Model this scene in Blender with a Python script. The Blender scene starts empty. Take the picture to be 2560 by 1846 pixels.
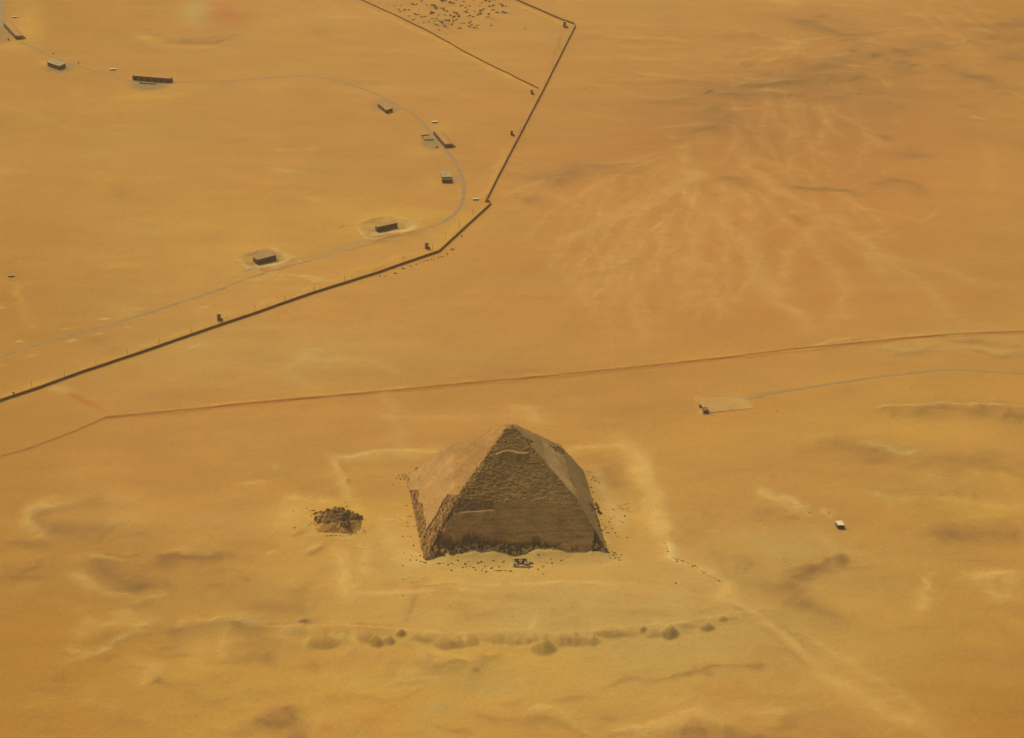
import bpy, bmesh, math, random
import numpy as np
from mathutils import Vector, Matrix
R = math.radians
rnd = random.Random(7)
sc = bpy.context.scene

# ------------------------------------------------------------------ camera
YAW, PITCH, ROLL = 0.14374784, 0.41087282, 0.04887902
CAM = np.array([-371.278, -2550.905, 1287.376]); FPX = 7002.19
_f = np.array([math.sin(YAW)*math.cos(PITCH), math.cos(YAW)*math.cos(PITCH), -math.sin(PITCH)])
_r = np.array([math.cos(YAW), -math.sin(YAW), 0.0]); _u = np.cross(_r, _f)
RT = _r*math.cos(ROLL)+_u*math.sin(ROLL); UP = -_r*math.sin(ROLL)+_u*math.cos(ROLL)
cd = bpy.data.cameras.new('camera'); cam = bpy.data.objects.new('camera', cd); sc.collection.objects.link(cam)
cd.sensor_width = 36; cd.lens = 36*FPX/2560; cd.clip_start = 1; cd.clip_end = 60000
m = Matrix([[RT[0], UP[0], -_f[0], CAM[0]], [RT[1], UP[1], -_f[1], CAM[1]], [RT[2], UP[2], -_f[2], CAM[2]], [0, 0, 0, 1]])
cam.matrix_world = m; sc.camera = cam

def at(px, py, z=0.0):
    """ground point seen at a pixel of the 2560 px wide photograph"""
    d = _f*FPX+RT*(px-1280)-UP*(py-923)
    p = CAM+d*((z-CAM[2])/d[2]); return np.array([p[0], p[1], z])
def pix(P):
    v = np.asarray(P, float)-CAM; z = v@_f
    return np.stack([1280+FPX*(v@RT)/z, 923-FPX*(v@UP)/z], -1)

# ------------------------------------------------------------------ light
SUN = np.array([-0.40, 0.71, 1.0]); SUN /= np.linalg.norm(SUN)
EL = math.asin(SUN[2]); AZ = math.atan2(SUN[0], SUN[1])
w = bpy.data.worlds.new('World'); sc.world = w; w.use_nodes = True
nt = w.node_tree; bg = nt.nodes['Background']
sky = nt.nodes.new('ShaderNodeTexSky'); sky.sky_type = 'NISHITA'; sky.sun_disc = False
sky.sun_elevation = EL; sky.sun_rotation = AZ; sky.dust_density = 6.0; sky.air_density = 0.8; sky.ozone_density = 0.6
nt.links.new(sky.outputs[0], bg.inputs[0]); bg.inputs[1].default_value = 0.15
sd = bpy.data.lights.new('sun', 'SUN'); sd.energy = 3.2; sd.angle = R(0.5); sd.color = (1.0, 0.89, 0.68)
so = bpy.data.objects.new('sun', sd); sc.collection.objects.link(so)
so.rotation_euler = Vector(SUN).to_track_quat('Z', 'Y').to_euler(); so.location = (-400, 700, 1500)
sc.view_settings.view_transform = 'Standard'; sc.view_settings.look = 'None'
sc.view_settings.exposure = 0.0; sc.view_settings.gamma = 1.0
sc.render.engine = 'CYCLES'
HAZE = 0.000022

# ------------------------------------------------------------------ helpers
KL = 1.0          # how bright a flat white surface renders, used to turn seen colours into base colours
KC = np.array([1.82, 1.75, 1.92])
def lin(c): c = np.asarray(c, float)/255; return np.where(c <= .04045, c/12.92, ((c+.055)/1.055)**2.4)
def alb(c): return np.clip(lin(c)/(KL*KC), 0.004, 0.9)

def mesh_obj(name, verts, faces, mat=None, parent=None, smooth=False, link=True):
    me = bpy.data.meshes.new(name); me.from_pydata([tuple(map(float, v)) for v in verts], [], faces); me.update()
    if smooth: me.polygons.foreach_set('use_smooth', [True]*len(me.polygons))
    if mat: me.materials.append(mat)
    o = bpy.data.objects.new(name, me); sc.collection.objects.link(o)
    if parent: o.parent = parent
    return o
def empty(name, loc=(0, 0, 0), rz=0):
    o = bpy.data.objects.new(name, None); sc.collection.objects.link(o); o.location = loc; o.rotation_euler = (0, 0, rz); o.empty_display_size = 1; return o
def tag(o, label=None, cat=None, group=None, kind=None):
    if label: o['label'] = label
    if cat: o['category'] = cat
    if group: o['group'] = group
    if kind: o['kind'] = kind
    return o
def copy_tree(o, parent=None):
    c = o.copy(); sc.collection.objects.link(c)
    if parent: c.parent = parent
    for ch in o.children: copy_tree(ch, c)
    return c
class MB:
    def __init__(s): s.v = []; s.f = []
    def add(s, vs, fs):
        n = len(s.v); s.v += [tuple(map(float, v)) for v in vs]; s.f += [tuple(i+n for i in f) for f in fs]; return s
    def box(s, x0, x1, y0, y1, z0, z1, taper=0):
        t = taper
        return s.add([(x0, y0, z0), (x1, y0, z0), (x1, y1, z0), (x0, y1, z0), (x0+t, y0+t, z1), (x1-t, y0+t, z1), (x1-t, y1-t, z1), (x0+t, y1-t, z1)],
                     [(0, 3, 2, 1), (4, 5, 6, 7), (0, 1, 5, 4), (1, 2, 6, 5), (2, 3, 7, 6), (3, 0, 4, 7)])
    def prism(s, base, z0, z1):
        n = len(base); vs = [(p[0], p[1], z0) for p in base]+[(p[0], p[1], z1) for p in base]
        fs = [tuple(range(n))[::-1], tuple(range(n, 2*n))]+[(i, (i+1) % n, n+(i+1) % n, n+i) for i in range(n)]
        return s.add(vs, fs)
    def bar(s, a, b, t, n=4):
        a = Vector(a); b = Vector(b); d = (b-a).normalized(); up = Vector((0, 0, 1)) if abs(d.z) < .9 else Vector((1, 0, 0))
        e1 = d.cross(up).normalized(); e2 = d.cross(e1)
        vs = []
        for q in (a, b):
            for k in range(n):
                an = 2*math.pi*(k+.5)/n; vs.append(q+e1*t*math.cos(an)+e2*t*math.sin(an))
        return s.add(vs, [tuple(range(n))[::-1], tuple(range(n, 2*n))]+[(i, (i+1) % n, n+(i+1) % n, n+i) for i in range(n)])
    def build(s, name, mat=None, parent=None, smooth=False): return mesh_obj(name, s.v, s.f, mat, parent, smooth)

def mat(name, col, col2=None, scale=0.5, rough=0.95, bump=0.0, bscale=None, metal=0):
    ma = bpy.data.materials.new(name); ma.use_nodes = True; t = ma.node_tree; b = t.nodes['Principled BSDF']
    b.inputs['Roughness'].default_value = rough; b.inputs['Specular IOR Level'].default_value = 0.08; b.inputs['Metallic'].default_value = metal
    col2 = col if col2 is None else col2
    tc = t.nodes.new('ShaderNodeTexCoord'); no = t.nodes.new('ShaderNodeTexNoise'); no.inputs['Scale'].default_value = scale; no.inputs['Detail'].default_value = 6
    t.links.new(tc.outputs['Object'], no.inputs['Vector'])
    cr = t.nodes.new('ShaderNodeValToRGB'); cr.color_ramp.elements[0].position = .36; cr.color_ramp.elements[1].position = .64
    cr.color_ramp.elements[0].color = (*alb(col), 1); cr.color_ramp.elements[1].color = (*alb(col2), 1)
    t.links.new(no.outputs[0], cr.inputs[0]); t.links.new(cr.outputs[0], b.inputs['Base Color'])
    if bump:
        n2 = t.nodes.new('ShaderNodeTexNoise'); n2.inputs['Scale'].default_value = bscale or scale*3; n2.inputs['Detail'].default_value = 5
        t.links.new(tc.outputs['Object'], n2.inputs['Vector'])
        bp = t.nodes.new('ShaderNodeBump'); bp.inputs['Distance'].default_value = bump; bp.inputs['Strength'].default_value = 1
        t.links.new(n2.outputs[0], bp.inputs['Height']); t.links.new(bp.outputs[0], b.inputs['Normal'])
    return ma

def attr_mat(name, bumps, vary, rough=0.97, streak=True):
    """colour from the mesh's own mineral-colour attribute, broken up by procedural noise"""
    ma = bpy.data.materials.new(name); ma.use_nodes = True; t = ma.node_tree; b = t.nodes['Principled BSDF']
    b.inputs['Roughness'].default_value = rough; b.inputs['Specular IOR Level'].default_value = 0.05
    at_ = t.nodes.new('ShaderNodeAttribute'); at_.attribute_name = 'mineral_shade'
    tc = t.nodes.new('ShaderNodeTexCoord'); cur = at_.outputs['Color']
    for (sx, sy, scl, lo, hi, tint) in vary:
        mp = t.nodes.new('ShaderNodeMapping'); mp.inputs['Scale'].default_value = (sx*scl, sy*scl, scl)
        t.links.new(tc.outputs['Object'], mp.inputs['Vector'])
        no = t.nodes.new('ShaderNodeTexNoise'); no.inputs['Scale'].default_value = 1; no.inputs['Detail'].default_value = 6; no.inputs['Roughness'].default_value = .6
        no.inputs['Distortion'].default_value = .4
        t.links.new(mp.outputs[0], no.inputs['Vector'])
        mr = t.nodes.new('ShaderNodeValToRGB'); e = mr.color_ramp.elements
        e[0].position = .3; e[1].position = .7
        e[0].color = (lo, lo*tint, lo*tint*tint, 1); e[1].color = (hi, hi/tint, hi/tint/tint, 1)
        t.links.new(no.outputs[0], mr.inputs[0])
        mx = t.nodes.new('ShaderNodeMix'); mx.data_type = 'RGBA'; mx.blend_type = 'MULTIPLY'; mx.inputs[0].default_value = 1
        mx.clamp_result = False
        t.links.new(cur, mx.inputs[6]); t.links.new(mr.outputs[0], mx.inputs[7]); cur = mx.outputs[2]
    t.links.new(cur, b.inputs['Base Color'])
    prev = None
    for (scl, dist) in bumps:
        n2 = t.nodes.new('ShaderNodeTexNoise'); n2.inputs['Scale'].default_value = scl; n2.inputs['Detail'].default_value = 5
        t.links.new(tc.outputs['Object'], n2.inputs['Vector'])
        bp = t.nodes.new('ShaderNodeBump'); bp.inputs['Distance'].default_value = dist
        t.links.new(n2.outputs[0], bp.inputs['Height'])
        if prev: t.links.new(prev.outputs[0], bp.inputs['Normal'])
        prev = bp
    if prev: t.links.new(prev.outputs[0], b.inputs['Normal'])
    return ma

# numpy value noise
_rs = np.random.RandomState(3); _T = _rs.rand(256, 256)
def vnoise(x, y):
    xi = np.floor(x).astype(int); yi = np.floor(y).astype(int); fx = x-xi; fy = y-yi
    fx = fx*fx*(3-2*fx); fy = fy*fy*(3-2*fy); g = lambda a, b: _T[a & 255, b & 255]
    return (g(xi, yi)*(1-fx)+g(xi+1, yi)*fx)*(1-fy)+(g(xi, yi+1)*(1-fx)+g(xi+1, yi+1)*fx)*fy
def fbm(x, y, o=4, p=.5):
    s = 0; a = 1; n = 0
    for k in range(o): s = s+a*(vnoise(x*2**k+17.3*k, y*2**k-9.1*k)-.5); n += a; a *= p
    return s/n*2
def sstep(a, b, x): t = np.clip((x-a)/(b-a), 0, 1); return t*t*(3-2*t)

# ------------------------------------------------------------------ ground
CROP = {'F': (0, 0, 1), 'V': (0, 0, 1.12924), 'A': (640, 1440, .5732), 'B': (1280, 0, .5644), 'C': (1560, 1000, .5173), 'D': (0, 1040, .4929),
        'E': (780, 1080, .4056), '1': (980, 1040, .26455), '2': (680, 1220, .12346), '3': (0, 0, .24691), '4': (880, 200, .22014),
        '5': (880, 0, .26455), '6': (560, 500, .30864), '7': (1700, 960, .13228), '8': (0, 600, .34243),
        'a': (0, 1500, .5), }
def cp(tagc, x, y): ox, oy, s = CROP[tagc]; return (ox+x*s, oy+y*s)
def W(tagc, x, y): return at(*cp(tagc, x, y))

SAND = (191, 140, 67)
COL = {'pale': (222, 178, 98), 'cream': (226, 190, 120), 'ylw': (208, 160, 66), 'org': (190, 128, 62), 'red': (184, 112, 50), 'drk': (152, 110, 58), 'vdk': (112, 88, 50),
       'blk': (70, 52, 32), 'grn': (190, 158, 90), 'deep': (176, 122, 42), 'grey': (138, 118, 80), 'dirt': (168, 122, 64), 'lime': (206, 172, 104)}
LC = {k: alb(v) for k, v in COL.items()}

F = []   # features
def S(c, pts, wm, h, col=None, amt=0.0, side=0, wob=1.0, fade=True): F.append(('s', [W(c, *p)[:2] for p in pts], wm, h, col, amt, side, wob, fade))
def Bl(c, x, y, rx, ry, h=0, col=None, amt=0.0, rot=0, soft=1.0, rag=.5):
    ce = W(c, x, y)[:2]; s = CROP[c][2]
    ux = (W(c, x+10, y)[:2]-ce)/10*rx; uy = (W(c, x, y-10)[:2]-ce)/10*ry
    if rot:
        a = R(rot); ca, sa = math.cos(a), math.sin(a)
        ux = (W(c, x+10*ca, y+10*sa)[:2]-ce)/10*rx; uy = (W(c, x+10*sa, y-10*ca)[:2]-ce)/10*ry
    F.append(('b', ce, np.stack([ux, uy], 1), h, col, amt, soft, rag))
def Step(c, pts, drop, run): F.append(('t', [W(c, *p)[:2] for p in pts], drop, run))

# -- broad tone of the desert (sand colour changes; edge and corner darkening painted into the sand)
Bl('F', 250, 1560, 420, 230, 0, 'deep', .75); Bl('F', 60, 1700, 420, 260, 0, 'deep', .6); Bl('F', 0, 1330, 150, 300, 0, 'deep', .5)
Bl('F', 2560, 1800, 420, 360, 0, 'deep', .8); Bl('F', 2400, 1250, 330, 200, 0, 'ylw', .4)
Bl('F', 1600, 1620, 620, 200, 0, 'grn', .75); Bl('F', 1300, 1520, 650, 120, 0, 'grn', .55); Bl('F', 1850, 1430, 340, 170, 0, 'grn', .45)
Bl('F', 900, 1760, 500, 120, 0, 'ylw', .6); Bl('F', 500, 1750, 200, 140, 0, 'ylw', .4)
Bl('F', 1850, 560, 700, 420, 0, 'org', .85); Bl('F', 900, 280, 700, 260, 0, 'org', .28); Bl('F', 2100, 130, 640, 200, 0, 'org', .6); Bl('F', 2000, 230, 420, 100, 0, 'drk', .55); Bl('F', 2560, 60, 260, 160, 0, 'deep', .7)
Bl('F', 750, 560, 700, 90, 0, 'ylw', .45); Bl('F', 250, 380, 420, 160, 0, 'ylw', .25); Bl('F', 0, 40, 520, 260, 0, 'deep', .8); Bl('F', 0, 900, 200, 500, 0, 'deep', .5); Bl('F', 0, 1800, 420, 300, 0, 'deep', .6)
Bl('F', 100, 640, 220, 420, 0, 'deep', .45); Bl('F', 620, 1040, 700, 110, 0, 'org', .35); Bl('F', 700, 880, 500, 90, 0, 'grn', .35)
Bl('F', 1150, 960, 260, 60, 0, 'org', .3); Bl('F', 1900, 1090, 520, 60, 0, 'ylw', .35)
Bl('F', 1250, 1330, 430, 150, 0, 'ylw', .5); Bl('F', 500, 1180, 350, 120, 0, 'org', .25); Bl('F', 2150, 1600, 300, 160, 0, 'ylw', .3)
Bl('F', 800, 1330, 200, 60, 0, 'pale', .25); Bl('F', 760, 1290, 90, 40, 0, 'ylw', .5)

Bl('F', 1150, 1640, 950, 260, 0, 'ylw', .62); Bl('F', 1250, 1440, 620, 90, 0, 'pale', .42); Bl('F', 1500, 1520, 420, 90, 0, 'lime', .35); Bl('F', 1500, 1600, 560, 130, 0, 'grn', .4)
Bl('F', 1850, 430, 620, 300, 0, 'red', .4); Bl('F', 1900, 330, 380, 110, 0, 'drk', .35); Bl('F', 2350, 300, 400, 260, 0, 'red', .22); Bl('F', 2300, 1010, 420, 120, 0, 'ylw', .35)
# -- wide wind banks and wadis upper right (B crop)
for p, wm, h, a in [
    ([(900, 600), (760, 650), (790, 760), (770, 860), (850, 960), (820, 1060), (760, 1250)], 11, .9, .5),
    ([(860, 880), (930, 1000), (1050, 1095), (1090, 1200), (1230, 1370), (1330, 1450)], 11, 1.0, .55),
    ([(980, 640), (1080, 760), (1170, 850), (1300, 900), (1430, 960), (1560, 1080), (1700, 1280)], 11, .9, .45),
    ([(1050, 1095), (1160, 990), (1230, 960)], 8, .6, .4), ([(1210, 910), (1355, 1000), (1240, 1110), (1210, 1280)], 9, .8, .5),
    ([(960, 820), (1020, 870), (1045, 960)], 8, .8, .45), ([(1150, 870), (1090, 930), (1050, 960)], 7, .5, .35),
    ([(900, 720), (780, 800), (620, 870), (470, 960), (250, 1060), (120, 1100)], 12, 1.0, .5),
    ([(770, 700), (560, 800), (420, 900), (380, 1010)], 9, .7, .35), ([(690, 980), (680, 1100), (620, 1200), (560, 1260)], 10, .8, .4),
    ([(640, 1010), (540, 1100), (440, 1230), (420, 1300)], 9, .7, .35), ([(480, 1130), (380, 1190), (300, 1340)], 9, .6, .3),
    ([(380, 780), (400, 850), (300, 900), (180, 870)], 9, .6, .3), ([(910, 1150), (850, 1180), (870, 1290), (980, 1400)], 9, .7, .3),
    ([(1370, 1140), (1450, 1210), (1480, 1320), (1440, 1430)], 9, .6, .35), ([(1560, 1080), (1700, 1160), (1840, 1290), (1950, 1400)], 10, .7, .35),
    ([(1700, 1150), (1900, 1190), (2100, 1270)], 10, .6, .3), ([(770, 1120), (780, 1250), (740, 1380)], 9, .6, .3),
    ([(240, 1130), (210, 1220), (300, 1300)], 8, .5, .25), ([(1110, 1240), (1190, 1340), (1260, 1400)], 8, .5, .25),
    ([(2100, 640), (2140, 760), (2120, 860)], 8, .4, .2), ([(560, 1400), (620, 1490)], 8, .4, .2)]:
    S('B', p, wm*1.25, h*.45, 'pale', a*.62, wob=.9)
fr = random.Random(11)
def rill(x, y, ang, n, w_, a_, dep=0):
    p = [(x, y)]; kink = fr.choice((-1, 1))
    for i in range(n):
        ang += fr.gauss(0, .13)+.17*kink; kink = -kink if fr.random() < .75 else kink
        L = fr.uniform(52, 96); x += math.cos(ang)*L; y += math.sin(ang)*L*.9; p.append((x, y))
        if dep < 2 and i > 0 and fr.random() < .26: rill(x, y, ang+fr.choice((-1, 1))*fr.uniform(.45, .85), max(2, n-i-1), w_*.8, a_*.8, dep+1)
    S('B', p, w_, .5, 'pale', a_, wob=.8); S('B', [(q[0]+5, q[1]+9) for q in p], w_*1.2, -.2, 'org', a_*.8, wob=.8)
for k in range(22):
    t = k/21; an = R(168-160*t); x0 = 860+math.cos(an)*170; y0 = 640+math.sin(an)*150; rill(x0, y0, an+fr.uniform(-.1, .1), fr.randint(6, 11), fr.uniform(4.5, 8), fr.uniform(.15, .28))
for k in range(48):
    t = fr.random(); Bl('B', 820+1450*t+fr.gauss(0, 50), 420-280*t+fr.gauss(0, 55), fr.uniform(20, 90), fr.uniform(8, 26), fr.uniform(.3, 2), fr.choice(['drk', 'drk', 'vdk', 'grn']), fr.uniform(.2, .5), rot=fr.uniform(-15, 8), rag=1.2)
for k in range(40): Bl('B', fr.uniform(700, 2268), fr.uniform(0, 620), fr.uniform(30, 120), fr.uniform(6, 16), .4, fr.choice(['drk', 'org', 'red', 'pale']), fr.uniform(.12, .3), rot=fr.uniform(-8, 12), rag=1.2)
for k in range(16): rill(fr.uniform(900, 1500), fr.uniform(330, 520), R(fr.uniform(30, 110)), fr.randint(3, 5), 5, .16)
for k in range(14): rill(fr.uniform(1100, 2200), fr.uniform(120, 330), R(fr.uniform(150, 215)), fr.randint(3, 5), 5, .2)
for p, wm, h, a in [
    ([(840, 420), (900, 410), (1000, 415), (1130, 385), (1250, 360), (1400, 345), (1560, 335)], 26, 3.5, .7),
    ([(1230, 350), (1350, 300), (1450, 270), (1620, 240), (1800, 205), (1880, 195)], 22, 3, .5),
    ([(1190, 75), (1300, 105), (1400, 140), (1480, 165), (1540, 210)], 22, 2.5, .45),
    ([(1320, 60), (1450, 100), (1620, 170)], 18, 1.5, .3), ([(1970, 330), (2080, 350), (2150, 380), (2190, 415)], 26, 2, .5),
    ([(60, 785), (190, 785), (330, 740), (420, 745), (560, 755)], 20, 1.5, .45), ([(60, 885), (150, 885)], 12, .8, .4),
    ([(180, 820), (250, 770)], 18, .8, .3), ([(1200, 820), (1330, 830), (1480, 850), (1560, 870)], 13, 1.2, .5),
    ([(900, 790), (1000, 800), (1060, 830)], 11, .8, .4), ([(1600, 820), (1680, 800), (1760, 815), (1800, 850)], 12, 1.0, .55),
    ([(760, 600), (860, 570), (930, 540), (960, 500)], 20, 2.5, .4), ([(820, 520), (900, 470)], 22, 2, .35),
    ([(1700, 280), (1800, 300)], 18, 2, .5), ([(1900, 290), (1990, 290)], 14, 1.5, .5), ([(2150, 120), (2268, 90)], 26, 2.5, .5),
    ([(2200, 180), (2268, 150)], 26, 2, .45), ([(1990, 110), (2090, 130)], 18, 1.5, .4), ([(2000, 190), (2080, 200)], 18, 1.5, .35),
    ([(1400, 440), (1480, 435)], 12, .8, .4), ([(1150, 420), (1300, 425)], 14, .6, .35), ([(1600, 595), (1650, 610)], 8, .6, .5), ([(1480, 645), (1510, 650)], 6, .4, .4),
    ([(540, 505), (620, 520)], 16, .6, .25), ([(330, 390), (380, 392)], 10, .4, .3), ([(940, 160), (1110, 155)], 18, .9, .3),
    ([(1960, 520), (2060, 525)], 12, .5, .25), ([(1250, 960), (1330, 990)], 10, .5, .3), ([(1130, 1060), (1100, 1150)], 22, 0, .15), ([(1300, 380), (1900, 420)], 40, 0, .22),
    ([(2150, 260), (2268, 265)], 20, 1.5, .3), ([(600, 460), (820, 440)], 24, 1, .22), ([(1500, 470), (1900, 480)], 30, 0, .15)]:
    S('B', p, wm, h, 'drk', a*1.1, wob=2.5)
for p, a in [([(500, 250), (700, 270), (900, 340), (1050, 385)], .22), ([(560, 320), (800, 350), (960, 380)], .35), ([(300, 330), (520, 330), (760, 330)], .25),
             ([(680, 240), (900, 260), (1000, 260)], .15), ([(150, 330), (600, 425), (900, 440)], .25), ([(640, 575), (760, 560), (860, 550)], .4),
             ([(1420, 250), (1480, 235), (1540, 240)], .5), ([(1480, 290), (1530, 300)], .8), ([(1550, 320), (1620, 350), (1680, 400)], .4), ([(1180, 180), (1320, 190)], .5),
             ([(950, 210), (1250, 215)], .35), ([(1540, 200), (1700, 160), (1900, 150)], .3), ([(1900, 190), (2160, 190)], .35), ([(1990, 290), (2120, 320)], .3), ([(2030, 515), (2080, 520)], .6), ([(700, 605), (740, 605)], .5)]:
    S('B', p, 6, .5, 'pale', a*.6, wob=2.5)
S('B', [(840, 412), (865, 416), (890, 400)], 1.6, .6, 'blk', .9); S('B', [(1225, 425), (1240, 426)], 1.5, .4, 'blk', .6); S('B', [(1275, 424), (1292, 422)], 1.5, .4, 'blk', .6)
S('B', [(1530, 418), (1545, 415)], 1.5, .4, 'blk', .7); S('B', [(1660, 270), (1680, 268)], 3, .8, 'vdk', .7)
for i in range(46):
    x = rnd.uniform(100, 1100); y = rnd.uniform(90, 620); L = rnd.uniform(120, 420)
    S('B', [(x, y), (x+L/2, y+rnd.uniform(-8, 14)), (x+L, y+rnd.uniform(-10, 30))], rnd.uniform(5, 12), .25, rnd.choice(['pale', 'drk', 'org', 'ylw']), rnd.uniform(.1, .26), wob=1.5)
for i in range(60):
    x = rnd.uniform(1200, 2268); y = rnd.uniform(10, 700); L = rnd.uniform(60, 260)
    S('B', [(x, y), (x+L/2, y+rnd.uniform(-10, 16)), (x+L, y+rnd.uniform(-16, 40))], rnd.uniform(4, 12), rnd.uniform(.2, .8), rnd.choice(['pale', 'drk', 'org', 'drk']), rnd.uniform(.1, .3), wob=2)
# berm and dark dunes right of the wire fence
S('B', [(1330, 1530), (1420, 1508), (1500, 1500), (1560, 1510)], 4, .8, 'pale', .5); S('B', [(1490, 1505), (1540, 1503)], 3, .8, 'drk', .6)
for p, wm, a in [([(1900, 1500), (2060, 1490), (2268, 1520)], 22, .35), ([(1650, 1550), (1800, 1545), (1990, 1560)], 18, .3), ([(2000, 1545), (2268, 1560)], 12, .3)]:
    S('B', p, wm, 1.5, 'grn', a, wob=2); S('B', [(x, y+14) for x, y in p], wm*.4, .5, 'drk', a*.8, wob=2)

# -- right side dunes (C crop)
for p, wm, h, a, c in [
    ([(1230, 45), (1450, 50), (1700, 40), (1933, 55)], 24, 2.0, .45, 'drk'), ([(1820, 60), (1933, 85)], 22, 2, .4, 'drk'),
    ([(900, 255), (1060, 225), (1250, 250), (1440, 300), (1700, 290), (1933, 310)], 26, 2.5, .4, 'drk'),
    ([(1500, 330), (1700, 360), (1933, 350)], 40, 0, .28, 'drk'), ([(1240, 460), (1400, 465), (1560, 470), (1750, 470)], 24, 2.5, .6, 'drk'),
    ([(1500, 640), (1700, 630), (1933, 640)], 24, 2.5, .5, 'drk'), ([(1560, 600), (1933, 590)], 22, 0, .28, 'drk'), ([(1500, 660), (1620, 650)], 14, 0, .3, 'drk'),
    ([(500, 815), (600, 820)], 20, 2, .5, 'drk'), ([(620, 890), (740, 905), (820, 920), (850, 860), (950, 800)], 18, 1.5, .5, 'drk'),
    ([(760, 960), (850, 1000), (1000, 1050)], 18, 1, .45, 'drk'), ([(820, 1000), (930, 1030)], 12, .5, .3, 'vdk'),
    ([(600, 980), (720, 1060), (860, 1190), (900, 1220)], 12, .6, .3, 'drk'), ([(990, 1110), (1080, 1120)], 18, .5, .25, 'drk'),
    ([(640, 1190), (800, 1220)], 22, .6, .22, 'drk'), ([(590, 1300), (660, 1300)], 7, .6, .4, 'drk'), ([(740, 1300), (880, 1350)], 18, .5, .25, 'drk'),
    ([(1560, 1100), (1740, 1130), (1900, 1120)], 40, 0, .22, 'drk'), ([(760, 1510), (810, 1540), (780, 1590)], 14, 1, .3, 'drk'),
    ([(480, 1610), (680, 1610)], 16, 1.5, .5, 'drk'), ([(250, 1620), (380, 1615)], 14, 1.2, .5, 'drk'), ([(800, 1590), (1000, 1600), (1150, 1620)], 14, .8, .35, 'drk'),
    ([(930, 1510), (1080, 1530)], 16, .6, .25, 'drk'), ([(1700, 1540), (1933, 1500)], 60, 0, .3, 'deep'), ([(650, 720), (900, 690)], 30, 0, .3, 'grn'),
    ([(230, 680), (330, 620)], 22, .5, .2, 'drk'), ([(340, 550), (420, 540)], 20, .3, .15, 'drk'), ([(430, 740), (500, 760)], 16, .3, .2, 'drk'),
    ([(620, 560), (740, 540), (840, 560)], 18, 2, .25, 'drk'), ([(780, 500), (900, 540)], 9, 1.2, .25, 'drk')]:
    S('C', p, wm, h, c, a*1.05, wob=3)
S('C', [(840, 875), (960, 790), (1030, 765)], 10, 1.2, 'drk', .5)
for (x, y) in [(1265, 42), (1300, 60), (1420, 60), (1530, 46), (1680, 52), (1720, 40), (1815, 85), (1850, 70), (1885, 92), (1925, 60), (1290, 462), (1440, 468), (1530, 466), (1600, 470), (1690, 468), (1500, 645), (1560, 650)]: Bl('C', x, y, rnd.uniform(22, 50), rnd.uniform(14, 24), 1.3, 'drk', .5, rag=1.2)
S('C', [(1220, 30), (1450, 28), (1700, 26), (1933, 38)], 3, .6, 'pale', .5, wob=1.5); S('C', [(1230, 485), (1400, 492), (1640, 498), (1933, 520)], 8, .5, 'pale', .5, wob=2)
Bl('C', 1035, 772, 38, 34, 4.0, 'vdk', .75); Bl('C', 970, 780, 22, 22, 2, 'drk', .6)
for p, wm, h, a, c in [
    ([(1120, 210), (1230, 220), (1340, 245), (1440, 270)], 7, 1, .55, 'grn'), ([(1200, 480), (1400, 500), (1600, 500), (1900, 510)], 26, 0, .45, 'ylw'),
    ([(640, 430), (740, 480), (810, 510), (890, 545)], 12, 1.5, .6, 'pale'), ([(750, 470), (870, 490)], 9, .8, .4, 'cream'), ([(990, 545), (1030, 548)], 5, .5, .6, 'cream'),
    ([(1790, 380), (1880, 380), (1933, 420)], 34, 0, .5, 'ylw'), ([(1450, 370), (1520, 380)], 12, .5, .3, 'pale'), ([(1650, 380), (1720, 375)], 12, .4, .3, 'pale'),
    ([(1480, 870), (1460, 950), (1420, 1020)], 7, .9, .55, 'pale'), ([(1490, 840), (1530, 850)], 7, .6, .35, 'pale'), ([(1680, 880), (1740, 860), (1860, 870), (1860, 900)], 14, 1.2, .5, 'pale'),
    ([(1700, 900), (1780, 940), (1880, 945)], 12, .6, .35, 'pale'), ([(1860, 1090), (1933, 1080)], 40, 0, .4, 'ylw'), ([(1600, 1160), (1850, 1170)], 30, 0, .35, 'ylw'),
    ([(1200, 1050), (1500, 1060)], 40, 0, .2, 'ylw'), ([(860, 640), (980, 680), (1100, 740)], 12, .5, .25, 'lime'), ([(1200, 480), (1330, 510)], 10, .8, .4, 'pale'),
    ([(1080, 120), (1500, 110)], 30, 0, .3, 'ylw'), ([(1600, 560), (1933, 550)], 14, .6, .35, 'ylw'), ([(250, 1480), (380, 1515), (560, 1500), (850, 1490)], 9, .8, .4, 'pale'),
    ([(0, 1600), (180, 1580), (380, 1515)], 7, .9, .5, 'pale'), ([(400, 1520), (500, 1560)], 8, .4, .3, 'pale')]:
    S('C', p, wm, h, c, a, wob=3)
# causeway leading away lower right
S('C', [(0, 200), (50, 230), (80, 400), (110, 520), (150, 640), (190, 720), (225, 765)], 12, 1.1, 'pale', .6, wob=1)
S('C', [(90, 260), (150, 480), (190, 620), (225, 720)], 6, .6, 'pale', .45, wob=1)
S('C', [(225, 765), (330, 805), (430, 865), (510, 955)], 9, 1.2, 'pale', .65, wob=1)
S('C', [(200, 690), (225, 765), (290, 790)], 3, .4, 'cream', .7)
S('C', [(510, 955), (640, 1050), (780, 1170), (900, 1265)], 6.5, .9, 'pale', .6, wob=1.4)
S('C', [(900, 1265), (1050, 1370), (1300, 1520), (1560, 1635)], 15, .6, 'pale', .5, wob=2)
S('C', [(560, 960), (760, 1080), (1000, 1200)], 6, .4, 'lime', .3); S('C', [(1000, 1200), (1350, 1430), (1500, 1560)], 8, .3, 'pale', .3)
S('C', [(480, 870), (500, 930)], 9, .6, 'pale', .5)
for q in [(520, 985), (660, 1100), (800, 1220)]:
    S('C', [(q[0], q[1]), (q[0]+100, q[1]+85)], 3.5, -.5, 'drk', .25)

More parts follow.
